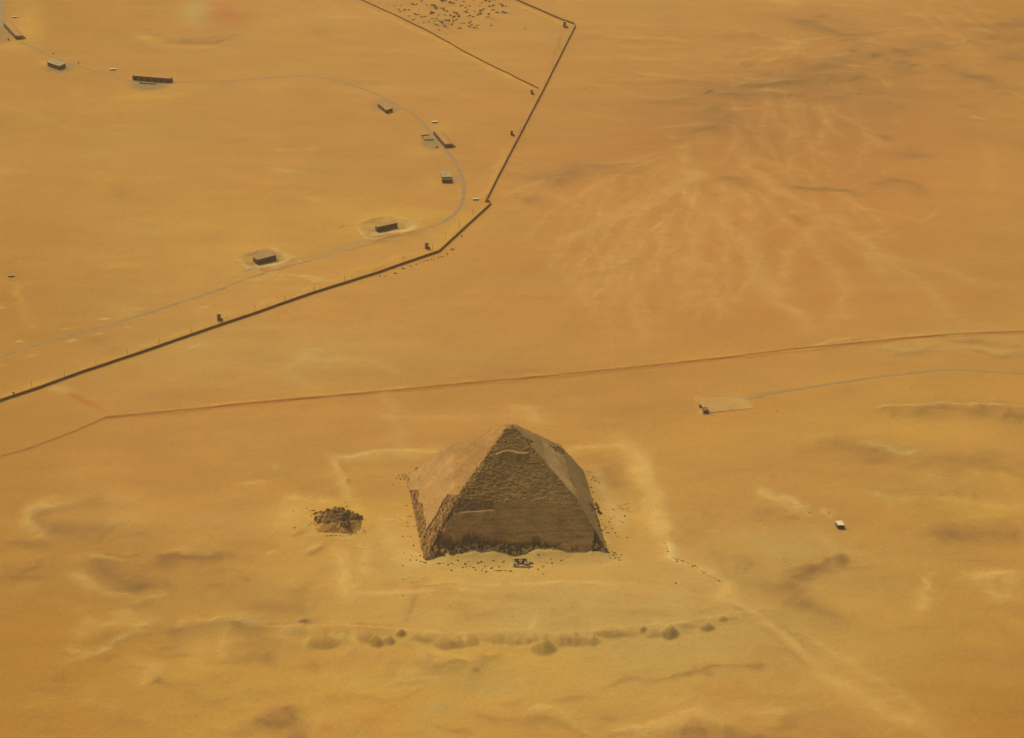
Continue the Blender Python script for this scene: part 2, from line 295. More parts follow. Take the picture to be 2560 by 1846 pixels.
# -- ground round the pyramid (E crop): old enclosure banks, moat-like hollow, drifts
Bl('E', 1250, 560, 760, 330, 0, 'ylw', .35); Bl('E', 1230, 780, 760, 110, 0, 'pale', .5); Bl('E', 1880, 620, 180, 220, 0, 'pale', .4); Bl('E', 560, 600, 150, 190, 0, 'pale', .4)
S('E', [(140, 150), (400, 130), (680, 120), (820, 115)], 7, 1.0, 'pale', .75, wob=.7); S('E', [(230, 165), (680, 150)], 9, .4, 'pale', .35)
S('E', [(1540, 105), (1740, 110), (1900, 95), (2000, 110)], 8, 1.1, 'pale', .55, wob=.7); S('E', [(1560, 135), (1900, 125)], 8, .4, 'ylw', .4)
S('E', [(140, 150), (160, 230), (200, 330), (230, 420), (260, 440)], 7, 1.0, 'pale', .55, wob=.7); S('E', [(180, 160), (215, 280)], 4, .3, 'drk', .3)
S('E', [(1980, 100), (2030, 300), (2080, 450), (2130, 600), (2190, 720)], 14, 1.0, 'pale', .45, wob=.8)
S('E', [(2190, 680), (2220, 760), (2268, 790)], 7, 1.0, 'cream', .6)
S('E', [(135, 720), (150, 850), (200, 960), (240, 1040)], 6, .9, 'pale', .75); S('E', [(180, 720), (230, 960)], 5, .6, 'pale', .4); S('E', [(290, 690), (330, 870)], 7, .9, 'pale', .75)
S('E', [(260, 440), (280, 560), (310, 660)], 9, .7, 'pale', .5); S('E', [(395, 500), (440, 640), (560, 760), (690, 820), (880, 850)], 9, 1.0, 'pale', .6, wob=1)
S('E', [(880, 850), (1200, 860), (1500, 850), (1850, 820), (2000, 790)], 10, .4, 'pale', .4)
S('E', [(560, 950), (900, 940), (1200, 935), (1700, 930), (2000, 935)], 4, .8, 'pale', .8, wob=.8); S('E', [(240, 985), (600, 985), (1100, 970)], 4, .7, 'pale', .75, wob=.8)
S('E', [(560, 955), (700, 950), (900, 945)], 1.8, -.4, 'red', .5); S('E', [(760, 972), (900, 975)], 1.5, -.3, 'drk', .5); S('E', [(600, 920), (640, 925), (700, 912)], 2.5, .5, 'red', .4)
S('E', [(420, 545), (520, 545), (600, 522)], 2.5, .7, 'pale', .6); Bl('E', 598, 522, 18, 8, 1.6, 'vdk', .85)
S('E', [(530, 270), (575, 268), (560, 290), (525, 288)], 2, .8, 'drk', .7); S('E', [(220, 300), (225, 322)], 2, .5, 'drk', .5)
S('E', [(1780, 225), (1830, 270), (1860, 330)], 18, 0, 'drk', .42); S('E', [(1720, 240), (1780, 330), (1830, 460), (1880, 580)], 9, .6, 'cream', .35)
S('E', [(1900, 740), (2010, 730)], 28, 0, 'drk', .18); S('E', [(1700, 500), (2050, 520)], 14, .5, 'pale', .3)
Bl('E', 720, 790, 130, 30, 0, 'lime', .3); S('E', [(330, 700), (390, 720)], 20, 0, 'grn', .3); S('E', [(470, 760), (560, 830), (620, 900)], 16, 0, 'grn', .35)
for x, y, L in [(620, 1000, 300), (1000, 1010, 350), (1300, 1090, 300), (900, 1110, 260), (1600, 1000, 300), (1750, 1100, 260), (400, 920, 250), (1200, 1150, 300), (700, 1060, 240)]:
    S('E', [(x, y), (x+L, y+rnd.uniform(-6, 12))], 12, .2, rnd.choice(['org', 'drk', 'grn']), .22, wob=2.5)
S('E', [(640, 1010), (610, 1090), (590, 1183)], 4.5, -.9, 'drk', .45, wob=.5); S('E', [(655, 1010), (625, 1090), (605, 1183)], 3, .8, 'pale', .4, wob=.5)
# drifts beside the ruined side pyramid
Bl('2', 420, 600, 420, 330, 2.4, 'pale', .6); Bl('2', 1250, 640, 900, 560, 1.8, 'ylw', .5); Bl('2', 1150, 300, 520, 110, 0, 'ylw', .6); Bl('2', 1900, 600, 300, 350, 0, 'ylw', .4)
S('2', [(400, 980), (560, 920), (680, 900)], 3, .5, 'drk', .5); S('2', [(660, 1050), (790, 1030)], 4, .5, 'grn', .7); S('2', [(690, 1340), (820, 1330), (920, 1260), (1030, 1190)], 3.5, .9, 'drk', .6)
S('2', [(1030, 1180), (1120, 1190)], 1.2, .6, 'drk', .7); S('2', [(1040, 1150), (1090, 1140)], 1, .5, 'drk', .5); S('2', [(1050, 995), (1240, 990), (1400, 990), (1640, 960)], 1.2, .6, 'drk', .8)
S('2', [(950, 965), (1400, 945), (1620, 945)], 3, .7, 'pale', .7); S('2', [(1250, 1020), (1600, 1000)], 2.5, .5, 'cream', .5)
S('2', [(650, 1290), (900, 1190), (1000, 1140)], 4, .4, 'pale', .4)

# -- scarp with spoil fans (A crop)
Step('A', [(-400, 230), (0, 215), (250, 212), (430, 212), (600, 212), (680, 240), (850, 250), (1000, 245), (1200, 235), (1300, 255), (1500, 235), (1620, 215), (1800, 215), (1960, 185), (2130, 160), (2300, 150)], 2.4, 24)
SC = [(0, 215), (250, 212), (430, 212), (600, 214), (680, 242), (850, 250), (1000, 247), (1200, 238), (1300, 255), (1500, 235), (1620, 217), (1800, 217), (1960, 187), (2130, 160)]
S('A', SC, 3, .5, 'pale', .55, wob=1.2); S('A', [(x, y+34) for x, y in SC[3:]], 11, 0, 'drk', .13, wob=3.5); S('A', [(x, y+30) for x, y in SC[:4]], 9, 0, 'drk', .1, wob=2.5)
FANS = [(290, 270, 70, 45, 3, 'vdk', .6), (380, 260, 30, 28, 3, 'grn', .7), (180, 225, 50, 38, 3, 'grn', .6), (345, 245, 22, 24, 1.5, 'grn', .5), (480, 255, 44, 34, 3, 'drk', .7), (523, 275, 27, 32, 6, 'blk', .6), (577, 268, 25, 28, 6, 'blk', .55), (631, 240, 20, 20, 5, 'vdk', .85),
        (700, 262, 30, 20, 1.5, 'drk', .5), (740, 268, 22, 18, 1.5, 'drk', .5), (828, 285, 42, 32, 3, 'drk', .95), (880, 280, 36, 32, 3, 'vdk', .5), (935, 272, 38, 28, 2.5, 'drk', .8),
        (1060, 265, 50, 22, 2, 'drk', .7), (1120, 275, 30, 18, 1.5, 'drk', .5), (1160, 270, 40, 22, 2, 'drk', .8), (1205, 270, 28, 22, 2, 'drk', .7), (1252, 300, 52, 46, 8, 'vdk', .88), (1340, 270, 40, 34, 2.5, 'drk', .8),
        (1395, 270, 36, 36, 2.5, 'drk', .85), (1430, 275, 18, 30, 2, 'drk', .6), (1472, 272, 30, 30, 4, 'vdk', .55), (1545, 240, 60, 24, 2, 'drk', .7), (1620, 240, 40, 18, 1.2, 'drk', .35), (1685, 228, 16, 16, 4, 'vdk', .8), (1735, 245, 30, 22, 2, 'drk', .65),
        (1805, 240, 34, 36, 7, 'vdk', .8), (1870, 210, 40, 18, 1.5, 'drk', .4), (1930, 190, 40, 12, 1, 'drk', .35), (1973, 218, 30, 24, 5, 'vdk', .75), (2035, 186, 17, 14, 3, 'vdk', .6), (2080, 180, 26, 14, 1, 'drk', .3)]
for (x, y, rx, ry, h, c, a) in FANS: Bl('A', x, y+4, rx*1.22, ry*.86, h*.8, c, min(1, a*.85), soft=.6, rag=.35)
S('A', [(270, 205), (220, 275), (215, 300)], 3, .6, 'pale', .5); S('A', [(440, 225), (420, 270), (460, 300)], 3, .6, 'pale', .4); S('A', [(1225, 170), (1220, 230), (1190, 280)], 4, .8, 'pale', .55)
S('A', [(910, 260), (915, 295)], 2, .5, 'pale', .5); S('A', [(1440, 250), (1442, 300)], 2, .5, 'pale', .5); S('A', [(1740, 200), (1770, 240)], 3, .5, 'pale', .3); S('A', [(1265, 250), (1265, 330)], 2, .6, 'drk', .3)
for x in range(800, 1520, 37): S('A', [(x, 262), (x+rnd.uniform(-5, 5), 300)], 2.0, .5, 'pale', rnd.uniform(.15, .4), wob=.4)
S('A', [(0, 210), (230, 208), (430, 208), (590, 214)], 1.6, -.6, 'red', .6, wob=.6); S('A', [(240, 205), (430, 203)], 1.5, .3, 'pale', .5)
S('A', [(640, 285), (760, 380), (870, 430)], 8, .8, 'drk', .35); S('A', [(720, 330), (850, 380), (940, 410), (980, 350), (1020, 310)], 9, 2.2, 'drk', .45); S('A', [(760, 320), (900, 370), (940, 400)], 7, .8, 'pale', .35)
S('A', [(930, 415), (965, 410)], 3, .6, 'vdk', .5); S('A', [(660, 290), (740, 330), (840, 360)], 10, .5, 'pale', .4); Bl('A', 1160, 340, 330, 60, 0, 'ylw', .3)
S('A', [(1090, 545), (1140, 545), (1180, 520)], 6, 1.2, 'red', .4); S('A', [(1190, 600), (1260, 610), (1340, 630), (1400, 680)], 5, 1.2, 'drk', .4); S('A', [(1240, 570), (1340, 600), (1400, 660), (1450, 690)], 5, 1.0, 'pale', .4)
S('A', [(1210, 590), (1300, 570)], 6, .6, 'pale', .4); S('A', [(1450, 465), (1600, 450), (1780, 420), (2200, 400)], 4, .5, 'drk', .4, wob=2); S('A', [(1500, 690), (1700, 660), (1950, 600)], 7, .9, 'pale', .45)
S('A', [(1820, 690), (1930, 685)], 16, 1.4, 'drk', .5); S('A', [(2050, 700), (2250, 690)], 18, 1.4, 'drk', .5); S('A', [(1900, 520), (2150, 480)], 24, 0, 'org', .35)
S('A', [(750, 590), (840, 575)], 12, .8, 'grn', .6); S('A', [(280, 550), (400, 530), (570, 520)], 10, 1, 'drk', .3); S('A', [(60, 640), (140, 610), (170, 600)], 12, 1.5, 'drk', .5)
S('A', [(0, 655), (100, 640)], 12, 1, 'drk', .3); S('A', [(120, 690), (230, 690)], 12, 1, 'drk', .4); S('A', [(240, 700), (310, 630), (360, 590)], 8, 1, 'pale', .3); S('A', [(450, 640), (620, 590)], 26, 0, 'org', .4)
S('A', [(300, 655), (340, 660)], 5, .5, 'red', .5); S('A', [(550, 380), (620, 400)], 24, .6, 'drk', .3); Bl('A', 250, 365, 34, 26, 1, 'drk', .35); S('A', [(0, 350), (60, 370)], 12, .8, 'drk', .35)
S('A', [(430, 470), (620, 440), (800, 460)], 12, .4, 'grn', .3); S('A', [(900, 470), (1100, 490)], 20, 0, 'grn', .3); S('A', [(840, 330), (1000, 300), (1280, 400), (1500, 385)], 14, .3, 'ylw', .3)
for i in range(40):
    x = rnd.uniform(0, 2268); y = rnd.uniform(330, 700); L = rnd.uniform(80, 320)
    S('A', [(x, y), (x+L/2, y+rnd.uniform(-14, 14)), (x+L, y+rnd.uniform(-22, 22))], rnd.uniform(4, 14), rnd.uniform(.2, .7), rnd.choice(['pale', 'drk', 'org', 'grn', 'ylw']), rnd.uniform(.1, .26), wob=3)
for i in range(30):
    x = rnd.uniform(700, 2100); y = rnd.uniform(20, 200); L = rnd.uniform(50, 200)
    S('A', [(x, y), (x+L/2, y+rnd.uniform(-6, 6)), (x+L, y+rnd.uniform(-12, 12))], rnd.uniform(4, 12), rnd.uniform(0, .3), rnd.choice(['pale', 'drk', 'org', 'grn', 'drk']), rnd.uniform(.08, .22), wob=3)

# -- lower left (D crop)
S('D', [(330, 612), (240, 600), (170, 565), (140, 525), (165, 490), (250, 460), (380, 445)], 12, 2.2, 'pale', .65, wob=1)
for p, wm, h, a, c in [
    ([(330, 600), (250, 570), (200, 530), (230, 490), (330, 470), (560, 460), (640, 450)], 14, 0, .3, 'drk'), ([(240, 560), (350, 590), (430, 570), (520, 565), (600, 590)], 16, 1.5, .5, 'drk'),
    ([(0, 640), (150, 655), (260, 635)], 13, 1, .5, 'drk'), ([(0, 800), (80, 785), (150, 800)], 24, 1.5, .5, 'drk'), ([(0, 828), (150, 825), (220, 800)], 5, .8, .5, 'drk'),
    ([(390, 740), (500, 745), (560, 790), (650, 840), (740, 900)], 20, 2.2, .65, 'drk'), ([(600, 830), (730, 890)], 14, 1, .35, 'vdk'), ([(640, 700), (690, 650), (720, 600)], 16, 1, .4, 'drk'),
    ([(760, 745), (900, 720), (1050, 710), (1210, 715)], 14, 1.5, .6, 'drk'), ([(800, 880), (880, 870)], 18, 1, .4, 'drk'), ([(1060, 890), (1200, 830), (1290, 850)], 14, 1, .35, 'drk'),
    ([(1130, 960), (1300, 950), (1560, 930)], 24, .8, .4, 'drk'), ([(1000, 800), (1100, 780)], 16, .4, .2, 'drk'), ([(1430, 880), (1580, 875)], 8, .4, .3, 'drk'),
    ([(1170, 1040), (1230, 1050), (1300, 1040)], 14, 1.2, .55, 'grn'), ([(1150, 1050), (1200, 1060)], 10, 1, .4, 'vdk'), ([(820, 1090), (900, 1070), (1040, 1065), (1130, 1060)], 14, 1.5, .45, 'drk'),
    ([(480, 1160), (620, 1100), (720, 1070)], 14, 1.5, .4, 'drk'), ([(780, 1160), (900, 1110)], 12, 1, .3, 'drk'), ([(1180, 1130), (1340, 1160), (1360, 1190)], 26, 0, .32, 'drk'), ([(1210, 1215), (1330, 1215), (1370, 1260)], 6, .8, .5, 'drk'),
    ([(520, 1225), (570, 1220)], 8, 1, .4, 'drk'), ([(770, 1345), (810, 1325)], 7, 1.5, .65, 'drk'), ([(280, 1355), (350, 1345)], 12, .6, .3, 'drk'),
    ([(1280, 1590), (1400, 1560), (1500, 1530), (1440, 1510)], 13, 1.8, .5, 'drk'), ([(1260, 1410), (1500, 1400)], 16, .7, .3, 'drk'), ([(1480, 1620), (1580, 1610)], 13, 1.4, .45, 'drk'),
    ([(700, 980), (790, 985)], 12, .7, .35, 'drk'), ([(1540, 1050), (1590, 1045)], 10, 1.5, .7, 'vdk'), ([(40, 450), (120, 440)], 20, .5, .25, 'drk'), ([(600, 1010), (760, 950)], 9, .8, .2, 'drk'),
    ([(1390, 250), (1430, 260)], 6, .5, .5, 'grn'), ([(1360, 325), (1400, 325)], 3, .4, .5, 'drk')]:
    S('D', p, wm, h, c, a*1.05, wob=3)
for p, wm, h, a, c in [
    ([(360, 780), (450, 830), (560, 880), (700, 930)], 10, 1.5, .5, 'pale'), ([(320, 1245), (400, 1200), (540, 1180), (640, 1120), (760, 1040)], 7, 1.2, .5, 'pale'), ([(310, 1210), (380, 1180)], 7, .8, .35, 'pale'),
    ([(400, 1120), (480, 1070), (620, 1060), (700, 1000)], 12, 1.5, .45, 'pale'), ([(750, 930), (780, 950)], 14, 1, .5, 'pale'), ([(860, 1060), (1000, 1040), (1130, 1020)], 6, .8, .4, 'pale'),
    ([(540, 550), (620, 530), (680, 545)], 16, 1, .4, 'pale'), ([(600, 400), (700, 440)], 18, .6, .3, 'pale'), ([(1210, 390), (1280, 370), (1390, 350)], 12, .8, .4, 'pale'), ([(350, 725), (500, 720), (620, 720)], 8, .6, .35, 'pale'),
    ([(870, 690), (1000, 680), (1130, 680)], 8, .6, .3, 'pale'), ([(1330, 700), (1390, 690)], 3, .5, .4, 'cream'), ([(740, 1240), (780, 1290), (850, 1310)], 14, 1.2, .5, 'pale'), ([(700, 1350), (760, 1360)], 8, .6, .4, 'pale'),
    ([(1140, 1050), (1145, 1240)], 5, .6, .3, 'pale'), ([(1430, 1060), (1430, 1110)], 6, .6, .4, 'pale'), ([(1590, 1060), (1560, 1100)], 5, .6, .5, 'pale'), ([(1200, 1400), (1700, 1380), (2000, 1340)], 30, 0, .35, 'ylw'),
    ([(1440, 450), (1480, 440), (1640, 438)], 8, .8, .5, 'pale'), ([(790, 1490), (800, 1560)], 8, .4, .25, 'pale'), ([(100, 1490), (400, 1450), (560, 1330)], 16, .3, .22, 'ylw'), ([(0, 690), (180, 760)], 30, 0, .22, 'ylw'),
    ([(1400, 600), (1500, 640)], 20, .4, .3, 'ylw'), ([(1000, 220), (1500, 180)], 30, 0, .2, 'ylw'), ([(840, 1140), (1100, 1180)], 30, 0, .25, 'pale'), ([(900, 1260), (1100, 1280)], 30, 0, .25, 'ylw')]:
    S('D', p, wm, h, c, a, wob=3)
for i in range(44):
    x = rnd.uniform(300, 1700); y = rnd.uniform(620, 1600); L = rnd.uniform(60, 260)
    S('D', [(x, y), (x+L/2, y+rnd.uniform(-10, 14)), (x+L, y+rnd.uniform(-26, 26))], rnd.uniform(4, 14), rnd.uniform(.2, .7), rnd.choice(['pale', 'drk', 'org', 'drk', 'ylw']), rnd.uniform(.1, .26), wob=3)

S('F', [(265, 1047), (520, 1022), (640, 1009), (900, 987), (1274, 953), (1540, 927), (1795, 900), (2060, 869), (2258, 850), (2560, 831), (2760, 818)], 2.3, .6, 'red', .95, wob=1.2, fade=False); S('F', [(265, 1043), (640, 1003), (1274, 947), (1795, 894), (2258, 844), (2560, 825)], 4, .3, 'ylw', .6, wob=1); S('F', [(265, 1047), (120, 1107), (0, 1145), (-160, 1206)], 1.3, .2, 'org', .8, wob=.5)
# -- compound upper left: track dirt, pits round the sunken buildings
for p, wm, h, a, c in [
    ([(0, 1190), (200, 1110), (380, 1050)], 12, .3, .35, 'ylw')]:
    S('8', p, wm, h, c, a)
S('8', [(350, 1090), (430, 1105), (500, 1130)], 7, .4, 'pale', .5); S('8', [(480, 1120), (600, 1170), (700, 1220), (775, 1275)], 4.5, -.6, 'red', .6, wob=1); S('8', [(520, 1150), (690, 1225)], 2, -.4, 'red', .4)
S('8', [(110, 300), (150, 420), (200, 530), (250, 660)], 7, .2, 'ylw', .5)
for x, y in [(150, 740), (540, 737), (215, 845), (490, 648), (770, 568), (1020, 500), (1500, 478), (710, 690), (10, 920), (8, 500)]:
    S('8', [(x-30, y+3), (x+30, y-2)], 3, .9, 'cream', .5, wob=1)
S('8', [(900, 645), (950, 640)], 2.5, .8, 'cream', .9); S('8', [(900, 648), (930, 648)], 1.2, .3, 'red', .7); S('8', [(640, 700), (740, 740)], 14, .6, 'drk', .25); S('8', [(680, 760), (860, 810)], 16, .5, 'drk', .25)
S('8', [(900, 980), (1050, 930)], 26, .6, 'drk', .25); S('8', [(1400, 790), (1520, 765)], 4, .3, 'lime', .6)
for i in range(8): S('6', [(rnd.uniform(0, 700), rnd.uniform(560, 660)), (rnd.uniform(300, 900), rnd.uniform(580, 700))], 4, .3, 'pale', .3, wob=2)
# pit surrounds
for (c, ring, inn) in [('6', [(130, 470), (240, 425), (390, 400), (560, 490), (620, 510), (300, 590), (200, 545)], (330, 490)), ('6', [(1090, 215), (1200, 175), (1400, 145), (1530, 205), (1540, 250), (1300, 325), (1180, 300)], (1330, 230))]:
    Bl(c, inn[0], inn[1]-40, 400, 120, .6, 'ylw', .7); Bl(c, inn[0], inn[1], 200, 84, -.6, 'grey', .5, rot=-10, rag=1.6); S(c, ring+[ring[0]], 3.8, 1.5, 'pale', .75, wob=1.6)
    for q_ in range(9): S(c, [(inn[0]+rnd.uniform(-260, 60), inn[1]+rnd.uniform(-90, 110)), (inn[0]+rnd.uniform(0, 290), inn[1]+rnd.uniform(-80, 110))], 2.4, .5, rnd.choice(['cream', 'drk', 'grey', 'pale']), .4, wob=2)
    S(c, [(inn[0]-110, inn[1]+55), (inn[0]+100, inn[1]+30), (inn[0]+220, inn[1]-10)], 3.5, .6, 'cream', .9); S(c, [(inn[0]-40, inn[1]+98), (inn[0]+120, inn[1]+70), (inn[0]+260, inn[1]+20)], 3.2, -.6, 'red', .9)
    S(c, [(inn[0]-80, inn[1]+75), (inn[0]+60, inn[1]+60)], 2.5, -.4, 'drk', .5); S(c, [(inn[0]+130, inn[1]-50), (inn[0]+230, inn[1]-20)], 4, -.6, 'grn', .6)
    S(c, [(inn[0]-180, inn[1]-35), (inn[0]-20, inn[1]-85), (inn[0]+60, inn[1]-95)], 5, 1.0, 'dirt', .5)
S('6', [(900, 225), (1010, 225)], 5, .4, 'drk', .4); S('6', [(920, 240), (980, 215)], 2, .5, 'red', .5); S('6', [(1100, 360), (1300, 330), (1500, 300), (1760, 200)], 10, .2, 'dirt', .45, wob=1.5); S('6', [(700, 500), (1000, 400), (1250, 350)], 8, .2, 'grn', .35, wob=1.5)
S('6', [(450, 520), (800, 450), (1100, 370)], 7, .2, 'dirt', .35, wob=1.5); S('6', [(1200, 570), (1290, 545)], 2.5, .6, 'red', .7); S('6', [(1600, 185), (1640, 180)], 1.5, .3, 'drk', .5); S('6', [(600, 620), (700, 610), (780, 640)], 3, .4, 'pale', .5)
Bl('6', 1100, 440, 300, 40, 0, 'org', .4); Bl('6', 1400, 120, 500, 60, 0, 'ylw', .5)
# aprons of the bunkers
Bl('3', 300, 290, 160, 90, 1, 'ylw', .6); Bl('3', 1450, 980, 420, 60, .4, 'ylw', .6); Bl('4', 760, 830, 260, 90, .5, 'ylw', .6); Bl('4', 930, 1180, 200, 80, .3, 'ylw', .5); Bl('3', 100, 480, 200, 50, 0, 'ylw', .6); Bl('4', 390, 380, 160, 40, .3, 'ylw', .5)
Bl('3', 1500, 870, 200, 55, -.4, 'grey', 1.0); Bl('3', 30, 360, 110, 70, 0, 'grey', .8); Bl('4', 900, 720, 120, 80, -.3, 'grey', 1.0); Bl('4', 1000, 560, 200, 60, .3, 'ylw', .5); Bl('V', 60, 60, 40, 60, .3, 'ylw', .7); Bl('3', 590, 690, 160, 50, 0, 'grey', .8); Bl('3', 430, 640, 60, 30, .4, 'ylw', .8)
Bl('4', 1180, 1120, 70, 45, 0, 'grey', .6, rag=.1); Bl('4', 500, 330, 70, 30, 0, 'grey', .6); Bl('3', 700, 650, 60, 20, 0, 'grey', .5); Bl('4', 350, 300, 140, 80, 0, 'grey', .45)
S('3', [(1480, 310), (1560, 310)], 2, .8, 'vdk', .7); S('3', [(1500, 325), (1600, 335)], 5, .5, 'ylw', .6); S('3', [(1840, 415), (1880, 430), (1940, 415)], 2.0, 1, 'vdk', .9); S('3', [(1860, 440), (1960, 460)], 5, .6, 'drk', .5)
S('3', [(1730, 425), (1760, 430)], 3, .8, 'drk', .6); S('3', [(1340, 340), (1500, 400), (1840, 440), (2020, 460)], 16, 1.2, 'ylw', .4); Bl('3', 1980, 130, 150, 120, 0, 'grn', .45); Bl('3', 2230, 100, 60, 60, 0, 'red', .4)
S('3', [(2090, 385), (2170, 375)], 3, .6, 'drk', .4); S('3', [(1300, 340), (1750, 300), (2100, 380)], 30, .8, 'org', .2)
Bl('V', 430, 30, 34, 34, 1, 'grn', .9, rag=1); Bl('V', 505, 32, 56, 28, .5, 'red', .9, rag=1); Bl('V', 410, 92, 60, 8, .8, 'vdk', .4, rag=1); S('V', [(325, 70), (370, 88), (410, 98), (470, 92), (520, 70)], 7, .8, 'drk', .3, wob=2); S('V', [(310, 85), (400, 110), (500, 104)], 10, .6, 'ylw', .5, wob=2); S('3', [(1200, 990), (1700, 1000), (1900, 940)], 8, .6, 'ylw', .4)
Bl('V', 265, 425, 28, 24, .8, 'drk', .4)
S('V', [(600, 330), (690, 335)], 8, .4, 'pale', .45); S('V', [(580, 375), (680, 380)], 7, .4, 'pale', .4); S('V', [(560, 410), (650, 405)], 8, .3, 'ylw', .4); S('V', [(0, 230), (200, 300), (330, 300)], 14, .4, 'ylw', .25)
for i in range(40):
    x = rnd.uniform(0, 1000); y = rnd.uniform(20, 540); L = rnd.uniform(60, 240)
    S('V', [(x, y), (x+L/2, y+rnd.uniform(-4, 6)), (x+L, y+rnd.uniform(-8, 12))], rnd.uniform(6, 16), rnd.uniform(0, .3), rnd.choice(['pale', 'org', 'ylw', 'drk']), rnd.uniform(.07, .18), wob=3)
for k in range(70): Bl('V', rnd.uniform(-20, 1050), rnd.uniform(0, 780), rnd.uniform(14, 60), rnd.uniform(4, 12), rnd.uniform(0, .5), rnd.choice(['ylw', 'org', 'drk', 'pale', 'grn', 'deep']), rnd.uniform(.1, .32), rot=rnd.uniform(-6, 10), rag=1.3)
for k in range(60): Bl('V', rnd.uniform(300, 2267), rnd.uniform(560, 960), rnd.uniform(20, 90), rnd.uniform(5, 16), rnd.uniform(0, .4), rnd.choice(['ylw', 'org', 'drk', 'grn', 'red']), rnd.uniform(.08, .24), rot=rnd.uniform(-10, 6), rag=1.3)
for k in range(110): Bl('V', rnd.uniform(0, 2267), rnd.uniform(1000, 1635), rnd.uniform(12, 70), rnd.uniform(4, 14), rnd.uniform(0, .7), rnd.choice(['ylw', 'org', 'drk', 'pale', 'grn', 'drk']), rnd.uniform(.1, .32), rot=rnd.uniform(-14, 14), rag=1.4)
# banked sand along the perimeter walls
S('5', [(0, 30), (500, 240), (760, 350), (1340, 660), (1740, 860)], 5, 1.0, 'ylw', .7); S('5', [(1500, 20), (1980, 225)], 4, .8, 'ylw', .7); S('5', [(1990, 290), (1920, 530), (1870, 650)], 1.6, -.4, 'drk', .4)
S('4', [(1760, 800), (1640, 1080), (1500, 1360)], 6, .8, 'ylw', .7); S('6', [(0, 960), (700, 720), (1200, 550), (1700, 400), (2100, 60)], 7, .6, 'ylw', .5); S('8', [(0, 1150), (600, 945), (960, 825), (1300, 705), (1869, 510)], 6, .5, 'ylw', .4)
# shelterbelt ground
for i in range(26): Bl('5', rnd.uniform(420, 1450), rnd.uniform(0, 250), rnd.uniform(20, 60), rnd.uniform(8, 18), .3, rnd.choice(['drk', 'grn', 'dirt']), rnd.uniform(.4, .8))
# parking terrace at the right
S('7', [(300, 240), (380, 400), (400, 560)], 3, .5, 'cream', .5); S('F', [(1745, 996), (1860, 990)], 4, .2, 'ylw', .5)
S('7', [(1300, 215), (1600, 190), (2000, 130)], 2.5, .4, 'dirt', .4)
# wheel-worn ground north of the pyramid
for p in ([(700, 770), (620, 820), (700, 870)], [(850, 860), (880, 960), (870, 1010)], [(640, 800), (800, 790), (900, 830)], [(820, 930), (1000, 925), (1200, 930)]): S('V', p, 9, .3, 'lime', .3, wob=3)
S('V', [(680, 770), (720, 775)], 6, .2, 'grn', .6); S('V', [(1160, 900), (1190, 940)], 12, .3, 'pale', .4)

# front sand drifts piled on the pyramid base: (x across the base, height)
PB = {'nl': at(1058, 1402), 'nr': at(1524, 1386), 'fl': at(1016, 1193), 'fr': at(1462, 1178)}
cx0 = sum(PB[k][0] for k in PB)/4; cy0 = sum(PB[k][1] for k in PB)/4
_dx = np.array([295, 400, 520, 760, 900, 1000, 1090, 1150, 1210, 1300, 1380, 1500, 1600, 1690, 1850, 1900, 1980, 2060.])
_dh = np.array([0, 2.2, 4.5, 7.0, 6.6, 6.0, 3.6, 1.4, 1.8, 4.0, 6.2, 6.4, 5.0, 2.6, 2.4, 4.0, 4.0, 1.5])
_dX = np.array([W('1', x, 1355)[0] for x in _dx])

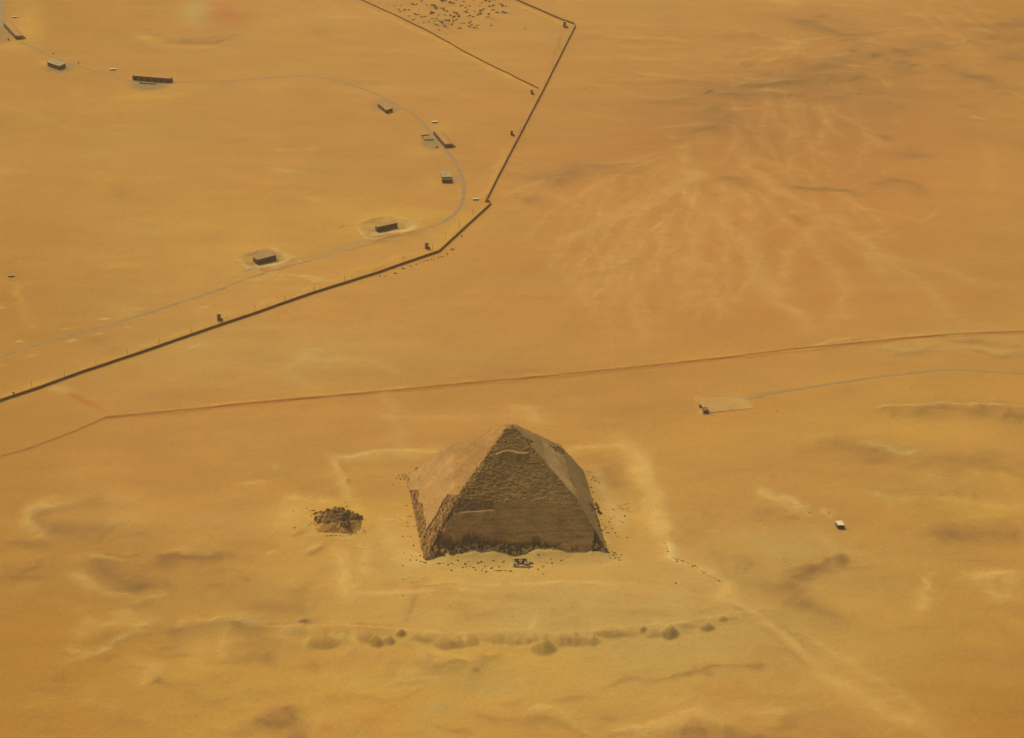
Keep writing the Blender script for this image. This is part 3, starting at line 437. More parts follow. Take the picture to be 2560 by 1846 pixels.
def eval_ground(X, Y):
    Z = 1.2*fbm(X/260, Y/260, 3)+.35*fbm(X/45, Y/70, 3)
    C = np.tile(alb(SAND), (X.size, 1)).reshape(X.shape+(3,))
    wx = fbm(X/38+50, Y/38, 4)*14; wy = fbm(X/38-80, Y/38+31, 4)*14
    lo = fbm(X/190, Y/120+7, 4); md = fbm(X/60, Y/26+3, 4); C = C*(1+.11*lo+.09*md)[..., None]
    hue = fbm(X/120+90, Y/70-7, 4)[..., None]
    C = C*(1+hue*np.array([-.02, .035, .14]))
    x_ax, y_ax = X[0, :], Y[:, 0]
    def win(x0, x1, y0, y1):
        i0, i1 = np.searchsorted(x_ax, [x0, x1]); j0, j1 = np.searchsorted(y_ax, [y0, y1]); return slice(j0, j1), slice(i0, i1)
    for f in F:
        if f[0] == 's':
            _, pts, wm, h, col, amt, side, wob, fade = f; P = np.array(pts); mg = wm*3+16*wob
            s = win(P[:, 0].min()-mg, P[:, 0].max()+mg, P[:, 1].min()-mg, P[:, 1].max()+mg)
            if s[0].start >= s[0].stop or s[1].start >= s[1].stop: continue
            k = min(1.0, .12*wm*wob+.05); x = X[s]+wx[s]*k; y = Y[s]+wy[s]*k*1.3
            d = np.full(x.shape, 1e9); tt = np.zeros(x.shape); L = np.r_[0, np.cumsum(np.hypot(*np.diff(P, axis=0).T))]
            for i in range(len(P)-1):
                a, b = P[i], P[i+1]; ab = b-a; l2 = ab@ab+1e-9
                t = np.clip(((x-a[0])*ab[0]+(y-a[1])*ab[1])/l2, 0, 1); dd = np.hypot(x-a[0]-t*ab[0], y-a[1]-t*ab[1])
                mnew = dd < d; d = np.where(mnew, dd, d); tt = np.where(mnew, (L[i]+t*np.sqrt(l2))/L[-1], tt)
            g = np.exp(-(d/wm)**1.6)
            if fade: g = g*(.45+.55*sstep(0, .16, tt)*sstep(0, .16, 1-tt))*(1+.85*fbm(x/(wm*1.6+4), y/(wm*1.2+4), 3))
            Z[s] += h*g*(.6 if col in ('pale', 'cream', 'ylw', 'lime') else .8)
            if col: a_ = np.clip(g*amt*(.84 if col in ('pale', 'cream', 'ylw', 'lime') else 1.2), 0, 1)[..., None]; C[s] = C[s]*(1-a_)+LC[col]*a_
        elif f[0] == 'b':
            _, ce, M, h, col, amt, soft, rag = f; Mi = np.linalg.inv(M); e = np.sqrt((M**2).sum(1))*2.2
            s = win(ce[0]-e[0]-8, ce[0]+e[0]+8, ce[1]-e[1]-8, ce[1]+e[1]+8)
            if s[0].start >= s[0].stop or s[1].start >= s[1].stop: continue
            x = X[s]-ce[0]+wx[s]*.25*rag*2; y = Y[s]-ce[1]+wy[s]*.25*rag*2
            u = Mi[0, 0]*x+Mi[0, 1]*y; v = Mi[1, 0]*x+Mi[1, 1]*y; r = np.hypot(u, v)
            if soft < .9:   # spoil fan: pointed head uphill, rounded foot, cone shade painted darker towards it
                ww = .38+.62*sstep(-.95, .3, -v); r = np.hypot(u/ww, v); g = (1-sstep(.84, 1.1, r))*(.55+.45*sstep(.5, -.6, v) if False else .5+.5*(1-sstep(-.6, .7, v)))*(1+.25*fbm(np.arctan2(u, v+1.2)*9, r*0+ce[0], 2)); hh = np.clip(1-r, 0, 1)**.8
            else: g = (1-sstep(.55, 1.25, r)) if col == 'grey' else np.exp(-r**2*1.3); hh = g
            g = g*(1+.35*rag*fbm(X[s]/30, Y[s]/30, 3)); Z[s] += h*hh*(.75 if soft < .9 else .8)
            if col: a_ = np.clip(g*amt*(.92 if soft < .9 else .75), 0, 1)[..., None]; C[s] = C[s]*(1-a_)+LC[col]*a_
        else:
            _, pts, drop, run = f; P = np.array(pts); yl = np.interp(X, P[:, 0], P[:, 1])+wy*.5
            t = sstep(-run, 0, Y-yl); ends = sstep(P[0, 0]-60, P[0, 0]+200, X)*(1-sstep(P[-1, 0]-150, P[-1, 0]+60, X))
            back = sstep(-300, -60, Y-yl)      # ground recovers gently further out
            Z += -drop*(1-t)*back*ends
    # drifts on the base
    dh = np.interp(X, _dX, _dh)*(1+.2*fbm(X/9, Y/9, 3)); edge = _dX[0], _dX[-1]
    inx = sstep(edge[0]-2, edge[0]+10, X)*(1-sstep(edge[1]-4, edge[1]+8, X))
    yb = PB['nl'][1]+(PB['nr'][1]-PB['nl'][1])*(X-PB['nl'][0])/(PB['nr'][0]-PB['nl'][0])
    out = yb-Y; k = np.where(out < 0, 1-sstep(15, 30, -out), np.clip(1-out/22, 0, 1)**1.5)
    Z += dh*inx*k
    a_ = np.clip(inx*np.where(out > -20, np.clip(1-out/26, 0, 1), 0)*.35, 0, 1)[..., None]; C = C*(1-a_)+LC['lime']*a_
    # low drifts on the right and left sides
    rr = np.abs(X-(PB['nr'][0]+2)); Z += 2.2*np.exp(-(rr/9)**2)*sstep(PB['nr'][1]-5, PB['nr'][1]+20, Y)*(1-sstep(PB['fr'][1]-10, PB['fr'][1]+20, Y))
    inside = (np.abs(X-cx0) < 80) & (np.abs(Y-cy0) < 78); Z = np.where(inside, np.minimum(Z, 4), Z)
    return Z, np.clip(C, .01, .9)

def axis(lo, hi, st, far):
    a = np.arange(lo, hi+st, st); g = st*1.25; left = []; x = lo
    while x > -far: x -= g; left.append(x); g *= 1.25
    right = []; x = a[-1]; g = st*1.25
    while x < far: x += g; right.append(x); g *= 1.25
    return np.array(left[::-1]+list(a)+right)
xa = axis(-700, 1260, 1.9, 26000); ya = axis(-520, 2060, 2.5, 26000)
GX, GY = np.meshgrid(xa, ya); GZ, GC = eval_ground(GX, GY)
damp = 1.0*(np.abs(GX) < 1e9); GZ *= damp
def hz(x, y):
    i = np.clip(np.searchsorted(xa, x)-1, 0, len(xa)-2); j = np.clip(np.searchsorted(ya, y)-1, 0, len(ya)-2)
    fx = (x-xa[i])/(xa[i+1]-xa[i]); fy = (y-ya[j])/(ya[j+1]-ya[j])
    return float((GZ[j, i]*(1-fx)+GZ[j, i+1]*fx)*(1-fy)+(GZ[j+1, i]*(1-fx)+GZ[j+1, i+1]*fx)*fy)
def G(x, y, dz=0): return (float(x), float(y), hz(x, y)+dz)
def P3(c, x, y, dz=0): p = W(c, x, y); return G(p[0], p[1], dz)

def grid_mesh(name, X, Y, Z, C, ma, parent=None, facemask=None, smooth=True):
    ny, nx = X.shape; idx = np.arange(nx*ny).reshape(ny, nx)
    q = np.stack([idx[:-1, :-1], idx[:-1, 1:], idx[1:, 1:], idx[1:, :-1]], -1).reshape(-1, 4)
    if facemask is not None: q = q[facemask.reshape(-1)]
    used = np.unique(q); rem = np.full(nx*ny, -1); rem[used] = np.arange(len(used)); q = rem[q]
    co = np.stack([X, Y, Z], -1).reshape(-1, 3)[used].astype(np.float32); cc = C.reshape(-1, 3)[used]
    me = bpy.data.meshes.new(name); me.vertices.add(len(co)); me.vertices.foreach_set('co', co.ravel())
    me.loops.add(len(q)*4); me.loops.foreach_set('vertex_index', q.ravel().astype(np.int32))
    me.polygons.add(len(q)); me.polygons.foreach_set('loop_start', np.arange(0, len(q)*4, 4, dtype=np.int32)); me.polygons.foreach_set('loop_total', np.full(len(q), 4, np.int32))
    me.update(calc_edges=True)
    if smooth: me.polygons.foreach_set('use_smooth', np.ones(len(q), bool))
    ca = me.color_attributes.new('mineral_shade', 'FLOAT_COLOR', 'POINT'); ca.data.foreach_set('color', np.c_[cc, np.ones(len(cc))].astype(np.float32).ravel())
    me.materials.append(ma); o = bpy.data.objects.new(name, me); sc.collection.objects.link(o)
    if parent: o.parent = parent
    return o
M_sand = attr_mat('desert_sand', [(.35, .25), (.06, 1.0)], [(.35, 1, .03, .95, 1.05, 1.015), (.6, 1, .22, .95, 1.05, 1.01), (1, 1, .45, .92, 1.08, 1.01), (1, 1, .8, .85, 1.15, 1.0)])
desert = tag(grid_mesh('ground', GX, GY, GZ, GC, M_sand), kind='structure')

# ------------------------------------------------------------------ the bent pyramid
M_case = attr_mat('limestone_casing', [(1.6, .25), (.5, .4)], [(1, 1, .12, .88, 1.12, 1.02), (1, 1, .9, .84, 1.16, 1.01)])
M_core = attr_mat('core_masonry', [(1.2, .7)], [(1, 1, .35, .72, 1.28, 1.02), (1, 1, 1.1, .7, 1.3, 1.02)])
def inpoly(u, v, poly):
    r = np.zeros(u.shape, bool); n = len(poly)
    for i in range(n):
        x0, y0 = poly[i]; x1, y1 = poly[(i+1) % n]
        c = ((y0 > v) != (y1 > v)) & (u < (x1-x0)*(v-y0)/((y1-y0) if y1 != y0 else 1e-9)+x0); r ^= c
    return r
def blocky(a, b, n, seed):       # one random value per masonry block
    i = np.floor(a*n).astype(int)*7+seed; j = np.floor(b*n).astype(int)*13+seed
    return _T[(i*31+j*17) & 255, (i*11-j*29) & 255]
N = 500
sp = np.linspace(-1.04, 1.04, N); Sg, Tg = np.meshgrid(sp, sp)
c_nl, c_nr, c_fl, c_fr = (PB[k] for k in ('nl', 'nr', 'fl', 'fr'))
wS = (Sg+1)/2; wT = (Tg+1)/2
PX = ((c_nl[0]*(1-wS)+c_nr[0]*wS)*(1-wT)+(c_fl[0]*(1-wS)+c_fr[0]*wS)*wT)
PY = ((c_nl[1]*(1-wS)+c_nr[1]*wS)*(1-wT)+(c_fl[1]*(1-wS)+c_fr[1]*wS)*wT)
BEND = .652
def prof(r): return np.where(r < BEND, 105-(105-48)*r/BEND, 48*(1-r)/(1-BEND))
rr = np.maximum(np.abs(Sg), np.abs(Tg)); H0 = np.minimum(prof(rr), 102)
uv = pix(np.stack([PX, PY, H0], -1)); U = (uv[..., 0]-980)/.26455; V = (uv[..., 1]-1040)/.26455
near = (Tg < 0) & (np.abs(Tg) >= np.abs(Sg)); far = (Tg > 0) & (np.abs(Tg) > np.abs(Sg)); left = (~near) & (~far) & (Sg < 0); right = (~near) & (~far) & (Sg > 0)
jag = 14*fbm(PX/5, PY/5+H0/6, 3); jag2 = 12*fbm(PX/5+40, PY/5-H0/5, 3)
Uj = U+jag*1.6; Vj = V+jag2*1.6
P_near = [(150, 1500), (250, 1360), (600, 780), (640, 900), (560, 960), (500, 1020), (480, 1060), (480, 1110), (530, 1135), (600, 1155), (650, 1160), (690, 1115), (780, 1098), (860, 1125), (920, 1160), (1000, 1170), (1110, 1190), (1210, 1190), (1310, 1185), (1355, 1150), (1400, 1148), (1450, 1180), (1560, 1190), (1600, 1205), (1540, 1235), (1570, 1270), (1630, 1295), (1692, 1335), (1690, 1500)]
P_corner = [(1912, 1075), (1950, 1060), (2150, 1300), (2120, 1450), (1900, 1350), (1858, 1360), (1885, 1260), (1900, 1160)]
P_top = [(560, 860), (600, 780), (960, 815), (990, 880), (650, 905), (600, 940)]
P_left = [(60, 560), (170, 590), (152, 650), (165, 700), (250, 705), (262, 760), (245, 800), (292, 835), (300, 930), (322, 1000), (326, 1070), (440, 890), (520, 745), (640, 760), (300, 1500), (60, 1450)]
core = (near & (inpoly(Uj, Vj, P_near) | inpoly(Uj, Vj, P_corner))) | (left & inpoly(U+jag*.8, V+jag2*.8, P_left))
core |= far & (fbm(PX/20, PY/20, 3) > .25) & (H0 < 30)
core |= right & ((inpoly(Uj, Vj, [(1860, 820), (1960, 900), (2030, 1100), (1975, 1080), (1940, 980)]) | (H0 < 2.0)))
scar = near & (inpoly(U+jag*3, V+jag2*2, P_top) | inpoly(Uj, Vj, [(1690, 1250), (1760, 1246), (1765, 1268), (1700, 1272)]))
crown = (H0 > 96.5+2*jag/14) & near
patch = (right & inpoly(Uj, Vj, [(1480, 280), (1580, 300), (1640, 360), (1600, 365), (1530, 325)])) | (right & inpoly(Uj, Vj, [(1240, 190), (1330, 240), (1320, 300), (1260, 290)]))
foot = near & core & (H0 < 13.0+4*fbm(PX/7, PY/7, 3))
bxy = blocky(PX/2.1, PY/2.1, 1, 44); bxz = blocky(PX/3.7+.4, PY/3.1, 1, 71)
# stone-by-stone relief measured inwards from the casing plane
along = np.where(near | far, PX, PY)
blk = blocky(along/2.6+.37*np.floor(H0/1.1), H0/1.1, 1, 5)
blk2 = blocky(along/4.3, H0/2.2, 1, 91)
rough = np.where(near & (rr < BEND), .34, 0)+np.where(near, .45*np.clip((1250-U)/500, 0, 1), 0)
rough = rough+np.where(left, .22, 0)+np.where(right, .14, 0)+np.where(near & (rr >= BEND), .34, 0)+np.where(left & (rr < BEND) & (Uj > 600), .2, 0)
d = (blk-.5)*1.5*rough+fbm(along/5, H0/1.3, 3)*rough*1.5+fbm(PX/11, PY/11+H0/7, 3)*rough*.6
depth = np.where(near, 4.2, 1.7)*(1+.35*fbm(PX/14, PY/14, 3))
topedge = np.clip((H0-0)/16, 0, 1)
d = np.where(core, np.where(near, 5.0*(1+.2*fbm(PX/14, PY/14, 3))*np.clip((H0-2)/13, 0, 1), depth*np.clip(.25+topedge*1.2, 0, 1))+(blk-.5)*2.4+(blk2-.5)*2.0, d)
d = np.where(foot, d-1.6, d); d = np.where(scar, .9+(blk-.5)*1.4, d); d = np.where(patch, 1.2+(blk-.5), d); d = np.where(crown, (blk-.5)*1.0-.3, d)
# arris between near and left face is worn into teeth
arr = np.clip(1-np.abs(np.abs(Sg)-np.abs(Tg))/.045, 0, 1); lefta = (Sg < 0) & (Tg < 0)
d = d+np.where(lefta, arr*(1.2+3.2*(blk-.3)), arr*(.9*blk+.1))
Hh = prof(rr+d/94.5)
step = 1.05; st_ = np.where(core | crown, 1.0, np.where(near & (rr < BEND), .45, .12))
Hq = np.floor(Hh/step+.5*blk2)*step-.5*blk2*step+.5*step; Hh = Hh*(1-st_)+Hq*st_
Hh = np.where(foot, Hh+(bxy-.5)*1.5+(bxz-.5)*1.3, Hh); lst = left & core; Hh = np.where(lst, Hh+(bxy-.5)*1.2, Hh)
# ledges: a shelf with bulging masonry below
def ledge(line, wid, bul):
    global Hh, shelf
    xs_ = np.array([p[0] for p in line]); ys_ = np.array([p[1] for p in line])
    vl = np.interp(U, xs_, ys_); ok = near & (U > xs_[0]-10) & (U < xs_[-1]+10) & (V > vl-4) & (V < vl+wid)
    endf = np.clip(np.minimum(U-xs_[0]+10, xs_[-1]+10-U)/40, 0, 1); b = bul*(1+.5*fbm(PX/4, PY/9, 2))*endf*np.clip(1-(V-vl)/wid, 0, 1)
    zi = []
    for i in range(len(xs_)):
        k = near & (np.abs(U-xs_[i]) < 12) & (np.abs(V-ys_[i]) < 6); zi.append(H0[k].mean())
    zl = np.interp(U, xs_, zi)
    Hn = np.minimum(prof(rr-b/94.5), zl+.15*fbm(PX/3, PY/3, 2)); Hh = np.where(ok, np.maximum(Hh, Hn), Hh)
    shelf |= ok & (Hn >= zl-.5) & (endf > .1)
shelf = np.zeros(U.shape, bool)
ledge([(645, 908), (700, 903), (800, 896), (900, 888), (940, 884), (985, 888)], 120, 3.4)
ledge([(985, 360), (1040, 330), (1100, 322), (1150, 330), (1200, 342), (1290, 348)], 110, 3.2)
ledge([(560, 985), (600, 965), (650, 950)], 60, 2.2)
Hh = np.where(rr > 1.0, -2-60*(rr-1), np.minimum(Hh, np.where(rr > .2, 1e3, 100.2-150*rr**2+1.6*fbm(PX/3, PY/3, 2)*np.clip(1.4-rr*9, 0, 1))))
# stone colours (weathered casing, paler smooth casing, core), with each face's shade painted in
cC = alb((186, 142, 82)); cP = alb((198, 158, 108)); cO = alb((184, 136, 80)); cK = alb((150, 112, 66)); cK2 = alb((120, 88, 50)); cSh = alb((182, 140, 80))
PC = np.tile(cC, (N, N, 1)).astype(float)
pale_r = right & inpoly(U+jag*1.6, V+jag2*1.6, [(1420, 215), (1510, 310), (1600, 480), (1745, 720), (1775, 800), (1500, 500), (1440, 350)])
PC[pale_r] = alb((190, 150, 96)); PC[right & ~pale_r] = alb((172, 134, 80))
PC[left & inpoly(U+jag*2, V+jag2*2, [(470, 315), (590, 335), (612, 500), (565, 740), (440, 900), (330, 1050), (280, 900), (130, 700), (120, 560), (330, 420)])] = alb((190, 145, 84))
PC[left & (Uj > 590)] = alb((184, 136, 74))
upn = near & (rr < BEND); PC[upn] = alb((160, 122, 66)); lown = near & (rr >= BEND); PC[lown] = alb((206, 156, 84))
tone = fbm(PX/18, PY/18+H0/18, 3)[..., None]; PC = PC*(1+.2*tone+.14*np.where(left | right, fbm(along/7, H0/40, 3), 0)[..., None])
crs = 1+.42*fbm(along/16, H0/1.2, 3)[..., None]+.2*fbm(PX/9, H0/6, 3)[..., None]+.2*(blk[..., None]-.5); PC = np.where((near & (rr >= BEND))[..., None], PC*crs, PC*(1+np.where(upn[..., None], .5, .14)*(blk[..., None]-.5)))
kmask = core | scar | crown | patch
kc = cK[None, None]*(1-blk[..., None]*.55)+cK2[None, None]*blk[..., None]*.45; kc = kc*(.7+.7*blocky(along/1.3, H0/.9, 1, 33)[..., None])
PC[kmask] = kc[kmask]; PC[core & left] = (alb((184, 136, 78))[None]*(.62+.6*bxy[core & left][:, None])); PC[scar] *= 1.35; PC[shelf] = cSh; ft = foot & (bxy > .58); PC[ft] = (alb((208, 160, 92))[None]*(.75+.4*bxy[ft][:, None])); PC[foot & ~ft] *= .8  # near core painted as shaded beside left core; raised foot blocks painted sunlit
PC = np.clip(PC, .01, .9)
fm = (kmask[:-1, :-1] | kmask[1:, :-1] | kmask[:-1, 1:] | kmask[1:, 1:])
bp = empty('bent_pyramid', (0, 0, 0)); tag(bp, 'huge bent-sided stone pyramid with smooth casing and crumbling lower edges standing on the sand', 'pyramid')
grid_mesh('casing', PX, PY, Hh, PC, M_case, bp, ~fm, smooth=False)
tag(grid_mesh('rubble_core', PX, PY, Hh, PC, M_core, bp, fm, smooth=False), 'dark stepped core masonry laid bare where the casing has fallen')

# ------------------------------------------------------------------ ruined side pyramid
q0 = at(846, 1331); cxs, cys = q0[0], q0[1]+20
sx = np.linspace(-27, 27, 130); X2, Y2 = np.meshgrid(sx, sx*.98); a2 = R(-3)
wn = 5*fbm(X2/9+3, Y2/9, 3)
rx = np.maximum(np.abs(X2+1)/21.5, np.abs(Y2)/21.5)*.35+np.hypot((X2-1.5)*.98, Y2)/21.5*.62+wn*.035; rx = rx*.9
h2 = np.interp(rx, [0, .15, .4, .6, .72, .98, 1.06, 1.3], [15.2, 13.6, 10.8, 7.0, 4.8, .7, -.6, -3])
isk = (rx < .66+.3*fbm(X2/6, Y2/6, 3)+np.where(Y2 > -6, .28, 0)*np.clip((Y2+12)/10, 0, 1)) & (X2 > -23)
b3 = blocky(X2/1.9, Y2/1.9, 1, 17); b4 = blocky(X2/4, Y2/3.4, 1, 57)
h2 = h2+np.where(isk, (b3-.5)*2.6+(b4-.5)*3.0+3.0*fbm(X2/6, Y2/6, 3), .35*fbm(X2/5, Y2/5, 3))
C2 = np.tile(alb((190, 138, 64)), X2.shape+(1,)).reshape(X2.shape+(3,)).astype(float)*(1+.12*fbm(X2/6, Y2/4, 3)[..., None])
C2[isk] = (alb((186, 140, 80))[None]*(1-.62*b3[isk][:, None]))
XX = cxs+X2; YY = cys+Y2; G0 = hz(cxs, cys)
sat = empty('ruined_pyramid', (0, 0, 0)); tag(sat, 'small ruined side pyramid, a low heap of dark broken blocks left of the big pyramid', 'ruin')
fs = isk[:-1, :-1] | isk[1:, 1:]
grid_mesh('rubble_core', XX, YY, h2+G0, C2, M_core, sat, fs, smooth=False)
grid_mesh('sand_skirt', XX, YY, h2+G0, C2, M_case, sat, ~fs, smooth=True)

# ------------------------------------------------------------------ materials for small things
M_brick = mat('brown_brick', (196, 128, 56), (166, 108, 50), 1.2, bump=.06)
M_cope = mat('wall_coping', (176, 122, 60), (150, 104, 52), 1.0)
M_conc = mat('grey_concrete', (188, 160, 112), (168, 140, 94), .5, bump=.03)
M_concd = mat('dark_concrete', (146, 106, 66), (124, 88, 54), .6, bump=.05)
M_tan = mat('tan_plaster', (190, 154, 100), (170, 134, 82), .4)
M_dark = mat('dark_opening', (52, 38, 26), (60, 44, 30), 1)
M_white = mat('white_plaster', (236, 218, 176), (222, 200, 156), .6)
M_roofsand = mat('sand_cover', (192, 142, 72), (182, 132, 66), .25, bump=.1)
M_road = mat('dusty_asphalt', (152, 126, 84), (170, 134, 84), .09)
M_road2 = mat('sand_blown_asphalt', (162, 128, 80), (184, 138, 76), .05)
M_lot = mat('pale_paving', (204, 156, 82), (186, 142, 80), .06)
M_rock = mat('dark_rock', (138, 102, 58), (96, 70, 38), .7, bump=.1)
M_rockp = mat('pale_rock', (186, 142, 82), (158, 118, 64), .7, bump=.1)
M_leaf = mat('dusty_leaves', (122, 108, 58), (84, 76, 40), .9, bump=.1)
M_leafb = mat('dry_twigs', (128, 96, 56), (100, 74, 42), .9, bump=.1)
M_metal = mat('rusty_metal', (120, 86, 52), (96, 70, 44), 2)
M_glass = mat('window_pane', (60, 56, 48), rough=.3)
M_wire = mat('rusty_wire', (150, 92, 42), (132, 80, 36), .3)
M_chap = mat('chapel_limestone', (206, 176, 124), (170, 140, 92), .6, bump=.08)

# ------------------------------------------------------------------ roads
def strip(name, pts, width, m, lift=.14, kind='structure', sub=4.0):
    P = [np.array(p[:2]) for p in pts]
    # Catmull-Rom smoothing
    Q = []
    for i in range(len(P)-1):
        p0 = P[max(i-1, 0)]; p1 = P[i]; p2 = P[i+1]; p3 = P[min(i+2, len(P)-1)]; n = max(2, int(np.linalg.norm(p2-p1)/sub))
        for k in range(n):
            t = k/n; Q.append(.5*((2*p1)+(-p0+p2)*t+(2*p0-5*p1+4*p2-p3)*t*t+(-p0+3*p1-3*p2+p3)*t**3))
    Q.append(P[-1]); vs = []; fs = []
    for i, q in enumerate(Q):
        tg = Q[min(i+1, len(Q)-1)]-Q[max(i-1, 0)]; tg = tg/(np.linalg.norm(tg)+1e-9); nn = np.array([-tg[1], tg[0]])
        wd = width*(1+.12*math.sin(i*.7)+.1*math.sin(i*.23+1))
        for k in range(4):
            p = q+nn*wd*(k/3-.5); vs.append(G(p[0], p[1], lift if 0 < k < 3 else lift-.12))
        if i: b = 4*i; fs += [(b-4+k, b-3+k, b+1+k, b+k) for k in range(3)]
    o = mesh_obj(name, vs, fs, m, smooth=True); tag(o, kind=kind); return o
px = lambda L: [at(*p) for p in L]
strip('service_road', px([(54, 106), (90, 122), (123, 138), (168, 158), (210, 170), (262, 186), (321, 202), (372, 206), (427, 206), (500, 205), (560, 204), (620, 199), (678, 195), (735, 191), (790, 193), (835, 201), (880, 215), (915, 226), (946, 240), (979, 257), (1005, 273), (1034, 288), (1056, 306), (1071, 325), (1090, 350), (1120, 382), (1140, 408), (1153, 438), (1160, 475), (1155, 508), (1142, 530), (1122, 547), (1100, 560)]), 5.2, M_road)
strip('service_road', px([(1100, 560), (1069, 572), (1000, 592), (900, 618), (807, 643), (700, 672), (640, 690), (591, 706), (565, 718)]), 3.6, M_road2)
strip('service_road', px([(565, 718), (500, 741), (411, 769), (330, 794), (240, 820), (120, 855), (0, 891), (-120, 925), (-260, 965)]), 5.0, M_road)
strip('service_road', px([(4, -140), (7, -60), (8, 0), (6, 40), (4, 72)]), 9, M_road)
strip('service_road', px([(1128, 449), (1140, 447), (1156, 445)]), 12, M_road2, lift=.1)
strip('service_road', px([(968, 262), (985, 268), (1003, 274)]), 8, M_road2, lift=.1)
strip('service_road', px([(150, 160), (168, 160), (180, 163)]), 6, M_road2, lift=.1)
strip('access_road', px([(1868, 1001), (1905, 992), (1950, 981), (2050, 965), (2157, 948), (2210, 941), (2258, 936), (2310, 929), (2371, 925), (2440, 927), (2500, 931), (2620, 938), (2800, 944)]), 4.4, M_road)
# paved terrace
lot = px([(1745, 999), (1862, 991), (1872, 1003), (1884, 1022), (1775, 1033)]); m_ = MB(); zt = max(hz(p[0], p[1]) for p in lot)
m_.prism([p[:2] for p in lot], min(hz(p[0], p[1]) for p in lot)-1, zt+.06)
tag(m_.build('parking_lot', M_lot), kind='structure')

# ------------------------------------------------------------------ perimeter walls
def wall(name, pts, hgt, th, label, m=M_brick, cope=True, pil=7.0, jit=.25, body='masonry'):
    P = [np.array(p[:2]) for p in pts]; Q = []
    for i in range(len(P)-1):
        n = max(1, int(np.linalg.norm(P[i+1]-P[i])/9))
        for k in range(n): Q.append(P[i]+(P[i+1]-P[i])*k/n+(rnd.uniform(-jit, jit) if k else 0))
    Q.append(P[-1]); root = empty(name, G(Q[0][0], Q[0][1])); tag(root, label, 'wall')
    o0 = np.array(root.location)
    def ext(t, z0, z1):
        vs = []; fs = []
        for i, q in enumerate(Q):
            a = Q[max(i-1, 0)]; b = Q[min(i+1, len(Q)-1)]; tg = (b-a)/np.linalg.norm(b-a); nn = np.array([-tg[1], tg[0]])
            if 0 < i < len(Q)-1:
                t1 = (q-a)/np.linalg.norm(q-a); c = max(.5, abs(t1@tg)); 
            else: c = 1
            g = hz(*q)
            for sgn, z in ((-1, z0), (1, z0), (1, z1), (-1, z1)):
                p = q+nn*sgn*t/2/c; vs.append((p[0]-o0[0], p[1]-o0[1], g+z-o0[2]))
            if i: b4_ = 4*i; fs += [(b4_-4+k, b4_-4+(k+1) % 4, b4_+(k+1) % 4, b4_+k) for k in range(4)]
        fs += [(3, 2, 1, 0), tuple(4*(len(Q)-1)+k for k in range(4))]; return vs, fs
    mb = MB(); mb.add(*ext(th, -1.0, hgt))
    if pil:
        for i in range(len(Q)-1):
            L_ = np.linalg.norm(Q[i+1]-Q[i]); tg = (Q[i+1]-Q[i])/L_; nn = np.array([-tg[1], tg[0]])
            for k in range(max(1, int(L_/pil))):
                c = Q[i]+tg*(k+.5)*pil; g = hz(*c)-o0[2]; c = c-o0[:2]; a = th/2+.18
                mb.prism([c-tg*.25-nn*a, c+tg*.25-nn*a, c+tg*.25+nn*a, c-tg*.25+nn*a], g-1, g+hgt-.1)
    mb.build(body, m, root)
    if cope: m2 = MB(); m2.add(*ext(th+.3, hgt+.003, hgt+.18)); m2.build('coping', M_cope, root)
    return root
MAINW = [(-220, 1076), (0, 1004), (103, 970), (205, 932), (329, 891), (445, 850), (560, 810), (640, 783), (779, 734), (939, 685), (1040, 650), (1097, 631), (1160, 573), (1226, 512), (1225, 506), (1214, 505), (1247, 440), (1280, 376), (1357, 228), (1437, 68), (1436, 61), (1405, 51), (1287, 0), (1200, -38), (1100, -84)]
wall('perimeter_wall', px(MAINW), 2.7, .7, 'long dark brown boundary wall that bends round the compound and runs to the left edge')
wall('partition_wall', px([(800, -48), (904, 0), (990, 40), (1076, 82), (1160, 130), (1232, 167), (1300, 201), (1346, 223)]), 1.9, .5, 'thinner brown wall crossing diagonally above the curved road to the boundary wall', pil=9)
